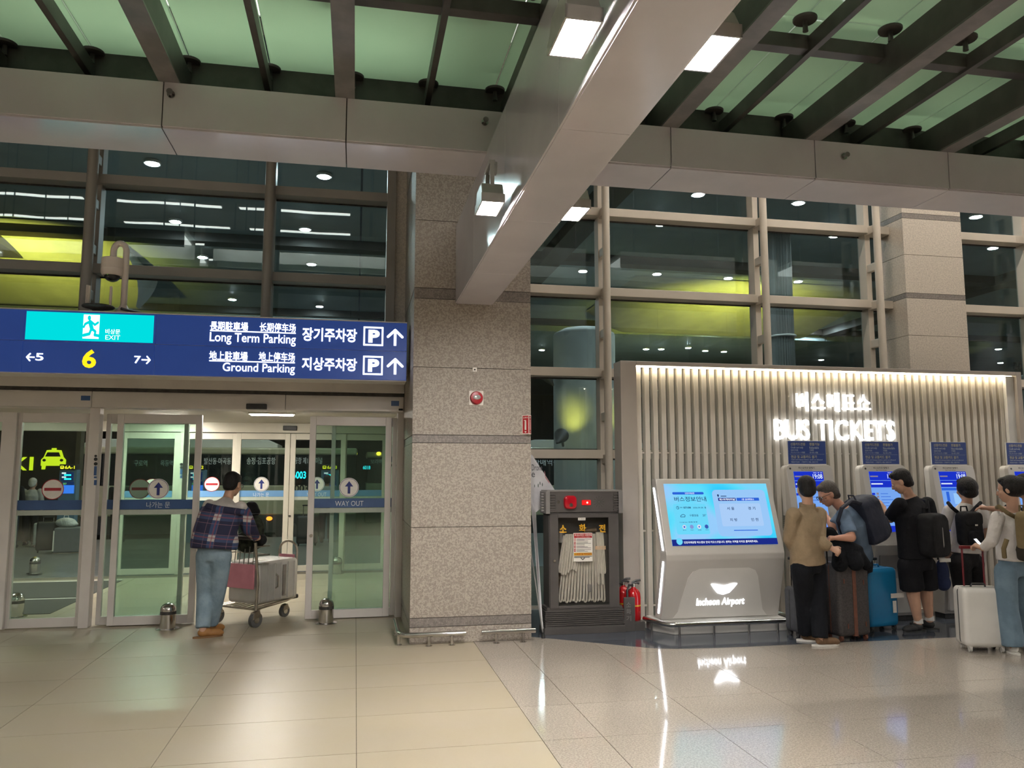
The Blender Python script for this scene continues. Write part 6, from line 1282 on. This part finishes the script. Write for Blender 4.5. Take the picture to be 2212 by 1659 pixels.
def ex_blk(t, pt, slab): MB().tube([pt(.02, .20, .125), pt(.03, .08, .165), pt(.02, -.10, .17), pt(.03, -.22, .14)], .008, 6).obj('zip_line', M_CABL, t, 0, 2, True)
backpack('large black backpack slung on the man dressed in black', W(2000, 1155, 7.78), V((.95, .3, 0)), V((-.05, 0, 1)), V((.42, -.9, 0)), .34, .48, .17, M_BLKBAG, M_BLKT, ex_blk, straps=[[W(2006, 1112, 7.76), W(2002, 1083, 7.84), W(1990, 1080, 7.98)]], pocket=False)
def ex_small(t, pt, slab):
    link('top_flap', remesh(slab(-.13, .13, .04, .19, .11, .155, .05), .01, 3, 'top_flap'), M_BLKBAG, t); MB().box(-.02, .02, -.006, .006, -.010, .010).obj('buckle', M_CHROME, t, .003, loc=tuple(pt(.0, .05, .165)))
backpack('small black flap backpack on the person in white', W(2083, 1142, 7.90), V((1, .1, 0)), V((0, .05, 1)), V((.1, -1, 0)), .28, .40, .14, M_BLKBAG, M_BLKT, ex_small, straps=[[W(2068, 1106, 7.88), W(2056, 1096, 7.86), W(2048, 1086, 7.96)], [W(2099, 1106, 7.90), W(2110, 1094, 7.90), W(2118, 1086, 8.02)]], pocket=True)
M_OLIVE = cloth('olive_canvas', (.165, .125, .065), (.14, .105, .055), bump=.2); M_DKOL = cloth('dark_olive_base', (.03, .026, .02))
def ex_ol(t, pt, slab): link('dark_base', remesh(slab(-.155, .155, -.245, -.09, -.01, .19, .05), .011, 3, 'dark_base'), M_DKOL, t); MB().tube([pt(-.13, -.1, .165), pt(-.13, .16, .165), pt(-.10, .19, .165), pt(.13, .19, .165)], .006, 6).obj('piping', M_DKOL, t, 0, 2, True)
backpack('olive canvas backpack with dark base on the woman', W(2207, 1155, 6.66), V((.9, .42, 0)), V((0, .03, 1)), V((.42, -.9, 0)), .30, .46, .16, M_OLIVE, M_OLIVE, ex_ol, straps=[[W(2195, 1118, 6.66), W(2176, 1108, 6.62), W(2158, 1094, 6.66), W(2154, 1096, 6.80)], [W(2175, 1165, 6.62), W(2168, 1185, 6.63), W(2170, 1205, 6.65)]], pocket=False)
# navy cloth bag hanging by the man in black
q = W(2035, 1240, 8.0); g = MB(); g.ell((0, 0, 0), (.085, .06, .17), 16, 10); g.ell((.01, 0, -.10), (.09, .06, .09), 16, 10)
t = thing('cloth_bag', 'navy cloth bag hanging beneath the large black backpack', 'bag', tuple(q)); link('sack', remesh(g, .012, 3, 'sack'), cloth('navy_cloth', (.02, .028, .07)), t); MB().tube([(-.04, 0, .16), (-.05, 0, .26), (.0, 0, .30)], .010, 8).obj('strap', M_BLKBAG, t, 0, 2, True); MB().box(-.07, .07, -.065, -.055, .14, .18).obj('striped_cuff', M_WHITE, t)
# ================================================================== LUGGAGE TROLLEY
M_TROL = mat('worn_trolley_steel', (.45, .41, .35), .3, metal=1, var=(.36, .32, .27), vscale=12); M_PINK = mat('pink_poster', (.52, .20, .24), .5, var=(.46, .17, .21), vscale=6)
HEAD = -math.radians(40); TO = V((-1.32, 9.80, 0))
t = thing('luggage_trolley', 'steel luggage trolley with pink panels pushed by the man in plaid', 'trolley', tuple(TO), HEAD)
def wheel(x, y, r, nm):
    w = MB().cyl((x - .022, y, r), (x + .022, y, r), r, None, 22).obj('wheel', mat('grey_tyre', (.09, .09, .088), .6, var=(.07, .07, .068), vscale=12), t, 0, 2, True); MB().cyl((x - .026, y, r), (x + .026, y, r), r * .45, None, 16).obj('hub', M_CHROME, w, 0, 2, True)
    MB().prism([(y - r * .8, r * 1.0), (y - r * .5, r * 2.0), (y + r * .4, r * 2.25), (y + r * .8, r * 1.3), (y, r * 1.25)], x - .032, x + .032, 'x').obj('fork', M_TROL, t, .006)
wheel(.31, 0, .085, 'r'); wheel(-.31, 0, .085, 'r'); wheel(.10, .66, .07, 'f')
MB().tube([(.31, 0, .19), (.31, .02, .5), (.30, -.03, .95)], .017, 10).tube([(-.31, 0, .19), (-.31, .02, .5), (-.30, -.03, .95)], .017, 10).obj('side_posts', M_TROL, t, 0, 2, True)
MB().tube([(-.33, -.06, .985), (-.28, -.05, 1.0), (.28, -.05, 1.0), (.33, -.06, .985)], .024, 12).obj('push_bar', M_BLACK, t, 0, 2, True)
MB().tube([(-.31, 0, .20), (.31, 0, .20)], .014, 10).tube([(.31, .0, .20), (.24, .55, .22), (.14, .78, .23), (-.14, .78, .23), (-.24, .55, .22), (-.31, 0, .20)], .014, 10).obj('platform_frame', M_TROL, t, 0, 2, True)
for k in range(7):
    x = -.24 + .08 * k; MB().tube([(x, 0, .205), (x * .72, .72, .228)], .007, 8).obj('platform_rod', M_TROL, t, 0, 2, True)
Bx('rear_panel', M_PINK, t, -.26, .27, -.012, .004, .42, .70, .004); Bx('front_panel', M_PINK, t, -.13, .13, .775, .785, .46, .74, .004)
MB().tube([(-.15, .78, .22), (-.15, .80, .78)] + [(-.15 * math.cos(a), .80, .78 + .12 * math.sin(a)) for a in [PI * k / 10 for k in range(1, 10)]] + [(.15, .80, .78), (.15, .78, .22)], .014, 10).obj('front_loop', M_TROL, t, 0, 2, True)
for k in range(8): x = -.26 + .074 * k; MB().tube([(x, -.02, .70), (x, .0, .90)], .006, 6).obj('basket_wire', M_TROL, t, 0, 2, True)
for z in (.70, .80, .90): MB().tube([(-.29, -.01, z), (-.29, .20, z), (.29, .20, z), (.29, -.01, z)], .007, 6).obj('basket_rim', M_TROL, t, 0, 2, True)
MB().box(-.14, .14, .70, .86, .20, .25).obj('bumper', M_RUBBER, t, .015)
RZ = Matrix.Rotation(HEAD, 3, 'Z'); tp = lambda x, y, z: tuple(RZ @ V((x, y, z)) + TO)
# silver suitcase lying on the trolley
M_SILV = mat('silver_metal_shell', (.66, .645, .62), .27, metal=.6, var=(.60, .585, .56), vscale=5)
t = thing('suitcase', 'silver ribbed hard suitcase standing on the luggage trolley', 'suitcase', tp(.0, .40, .235), HEAD)
ring = lambda k: rect(-.24 + k, .26 - k, -.34 + k, .33 - k, max(.06 - k, .006), 5)
MB().loft([[(u, v, z) for u, v in ring(k)] for k, z in ((.03, 0), (.006, .02), (0, .05), (0, .43), (.006, .46), (.03, .48))]).obj('shell', M_SILV, t, 0, 2, True)
for k in range(6): y = -.28 + .105 * k; MB().tube([(.264, y, .03), (.264, y, .45)], .008, 6).obj('rib', M_SILV, t, 0, 2, True)
MB().box(.258, .275, .04, .10, .06, .42).obj('seam_frame', M_CHROME, t, .003); MB().tube([(.262, -.06, .16), (.30, -.06, .18), (.30, -.06, .30), (.262, -.06, .32)], .012, 8).obj('carry_handle', M_CHROME, t, 0, 2, True)
# camouflage bag in the basket
M_CAMO = cloth('dark_camouflage', (.034, .040, .026), (.010, .010, .009), vscale=14, bump=.4)
q = W(545, 1180, 9.78); t = thing('camouflage_bag', 'dark camouflage bag piled in the trolley basket', 'bag', tuple(q)); g = MB()
for p, r in (((549, 1142, 9.80), (.12, .11, .16)), ((536, 1170, 9.80), (.16, .10, .13)), ((560, 1165, 9.78), (.07, .08, .10))): g.ell(W(*p) - q, r, 16, 10)
link('sack', remesh(g, .013, 3, 'sack'), M_CAMO, t); MB().ell(W(567, 1166, 9.70) - q, (.05, .05, .06), 14, 10).obj('black_pouch', M_BLKBAG, t, 0, 2, True)
c = W(543, 1100, 9.84); t = thing('black_cap', 'round black cap resting on the camouflage bag', 'cap', tuple(c)); g = MB(); g.ell((0, 0, .0), (.085, .095, .095), 18, 12); g.ell((.02, 0, -.03), (.085, .09, .06), 16, 10)
link('crown', remesh(g, .01, 3, 'crown'), cloth('black_cap_cloth', (.010, .010, .011)), t); MB().lathe([(.10, 0), (.10, .008), (.085, .012)], 20, (.01, 0, -.055)).obj('brim', M_BLACK, t, 0, 2, True)
# ================================================================== PEOPLE AND LUGGAGE OUTSIDE
def standee(px, py, Y, H, label, topc, legc, hairm, hf=(0, 1, -.1)):
    b = W(px, py, Y); b.z = 0; k = H / 1.72
    D = dict(head=(0, .02, 1.60), neck=(0, 0, 1.46), chest=(0, 0, 1.28), waist=(0, 0, 1.08), pelvis=(0, 0, .95), shL=(-.19, 0, 1.40), shR=(.19, 0, 1.40), elL=(-.24, 0, 1.14), elR=(.24, 0, 1.14), wrL=(-.22, .1, .92), wrR=(.22, .1, .92), hipL=(-.09, 0, .90), hipR=(.09, 0, .90), knL=(-.10, .02, .49), knR=(.10, .02, .49), anL=(-.10, 0, .08), anR=(.10, 0, .08), toL=(-.11, .15, .04), toR=(.11, .15, .04))
    J = {n: V(v) * k + b + V((0, 0, -.02)) for n, v in D.items()}
    return person(label, b[:2], J, V(hf), V((0, .05, 1)), SK3, topc, legc, (MATS['dark_shoe'], M_SOLEB), hair=hairm, sleeve='long', vox=.014, group='people waiting outside')
M_OUT1 = cloth('grey_hooded_top', (.33, .33, .33)); M_OUT2 = cloth('black_coat', (.012, .012, .014)); M_OUT3 = cloth('pale_blue_grey_shirt', (.30, .33, .36)); M_OUT4 = cloth('dark_jeans', (.03, .042, .06))
standee(62, 1172, 21.4, 1.62, 'person in a pale grey hooded top outside the far left leaf', M_OUT1, M_OUT2, mat('pale_hood', (.45, .44, .43), .8, var=(.4, .39, .38), vscale=9)); standee(18, 1176, 20.6, 1.72, 'person in dark coat and jeans outside at far left', M_OUT2, M_OUT4, M_HAIR)
standee(252, 1166, 21.8, 1.66, 'person in black coat outside between two left door leaves', M_OUT2, M_OUT2, M_HAIR); standee(704, 1160, 20.8, 1.70, 'person in pale blue grey shirt outside behind the WAY OUT leaf', M_OUT3, M_OUT4, M_HAIR)
M_OC = mat('outdoor_black_case', (.014, .015, .016), .5, var=(.022, .022, .024), vscale=20)
q = W(101, 1186, 19.6); suitcase('suitcase', 'black suitcase outside behind the no entry leaf', (q.x, 19.6, -.02), .3, .44, .28, .62, M_OC, handle=.7, hh=.1)
q = W(90, 1160, 21.0); suitcase('suitcase', 'pale grey suitcase outside behind the black one', (q.x, 21.0, -.02), 0, .32, .26, .52, mat('pale_grey_case', (.42, .45, .46), .5, var=(.38, .41, .42), vscale=9))
q = W(690, 1168, 20.2); suitcase('suitcase', 'black suitcase outside behind the WAY OUT leaf', (q.x - .3, 20.2, -.02), .1, .50, .30, .66, M_OC, handle=.7, hh=.25)
q = W(148, 1190, 19.4); t = thing('carton', 'large grey carton standing outside beside the black suitcase', 'box', (q.x, 19.45, -.02), .1); Bx('carton_body', mat('blue_grey_carton', (.11, .125, .14), .7, var=(.095, .11, .12), vscale=12), t, -.28, .40, -.25, .25, .02, .56, .03); Bx('edge_strip', M_STICKW, t, -.285, -.26, -.255, -.20, .06, .50); Bx('base_board', M_TROL, t, -.30, .42, -.2, .2, 0, .02)
q = W(143, 1120, 19.5); g = MB(); g.ell((0, 0, .10), (.22, .14, .11), 16, 10); g.ell((.06, 0, .06), (.2, .15, .08), 16, 10)
t = thing('plastic_bag', 'crumpled white plastic bag on the grey carton outside', 'bag', (q.x, 19.5, .54)); link('sack', remesh(g, .02, 1, 'sack'), mat('white_plastic_film', (.5, .52, .5), .35, var=(.42, .44, .42), vscale=12, bump=.8, bscale=20), t); MB().tube([(-.05, 0, .19), (-.04, 0, .26), (.04, 0, .26), (.05, 0, .19)], .008, 6).obj('tied_top', M_WHITE, t)
bpy.data.scenes.remove(TS)
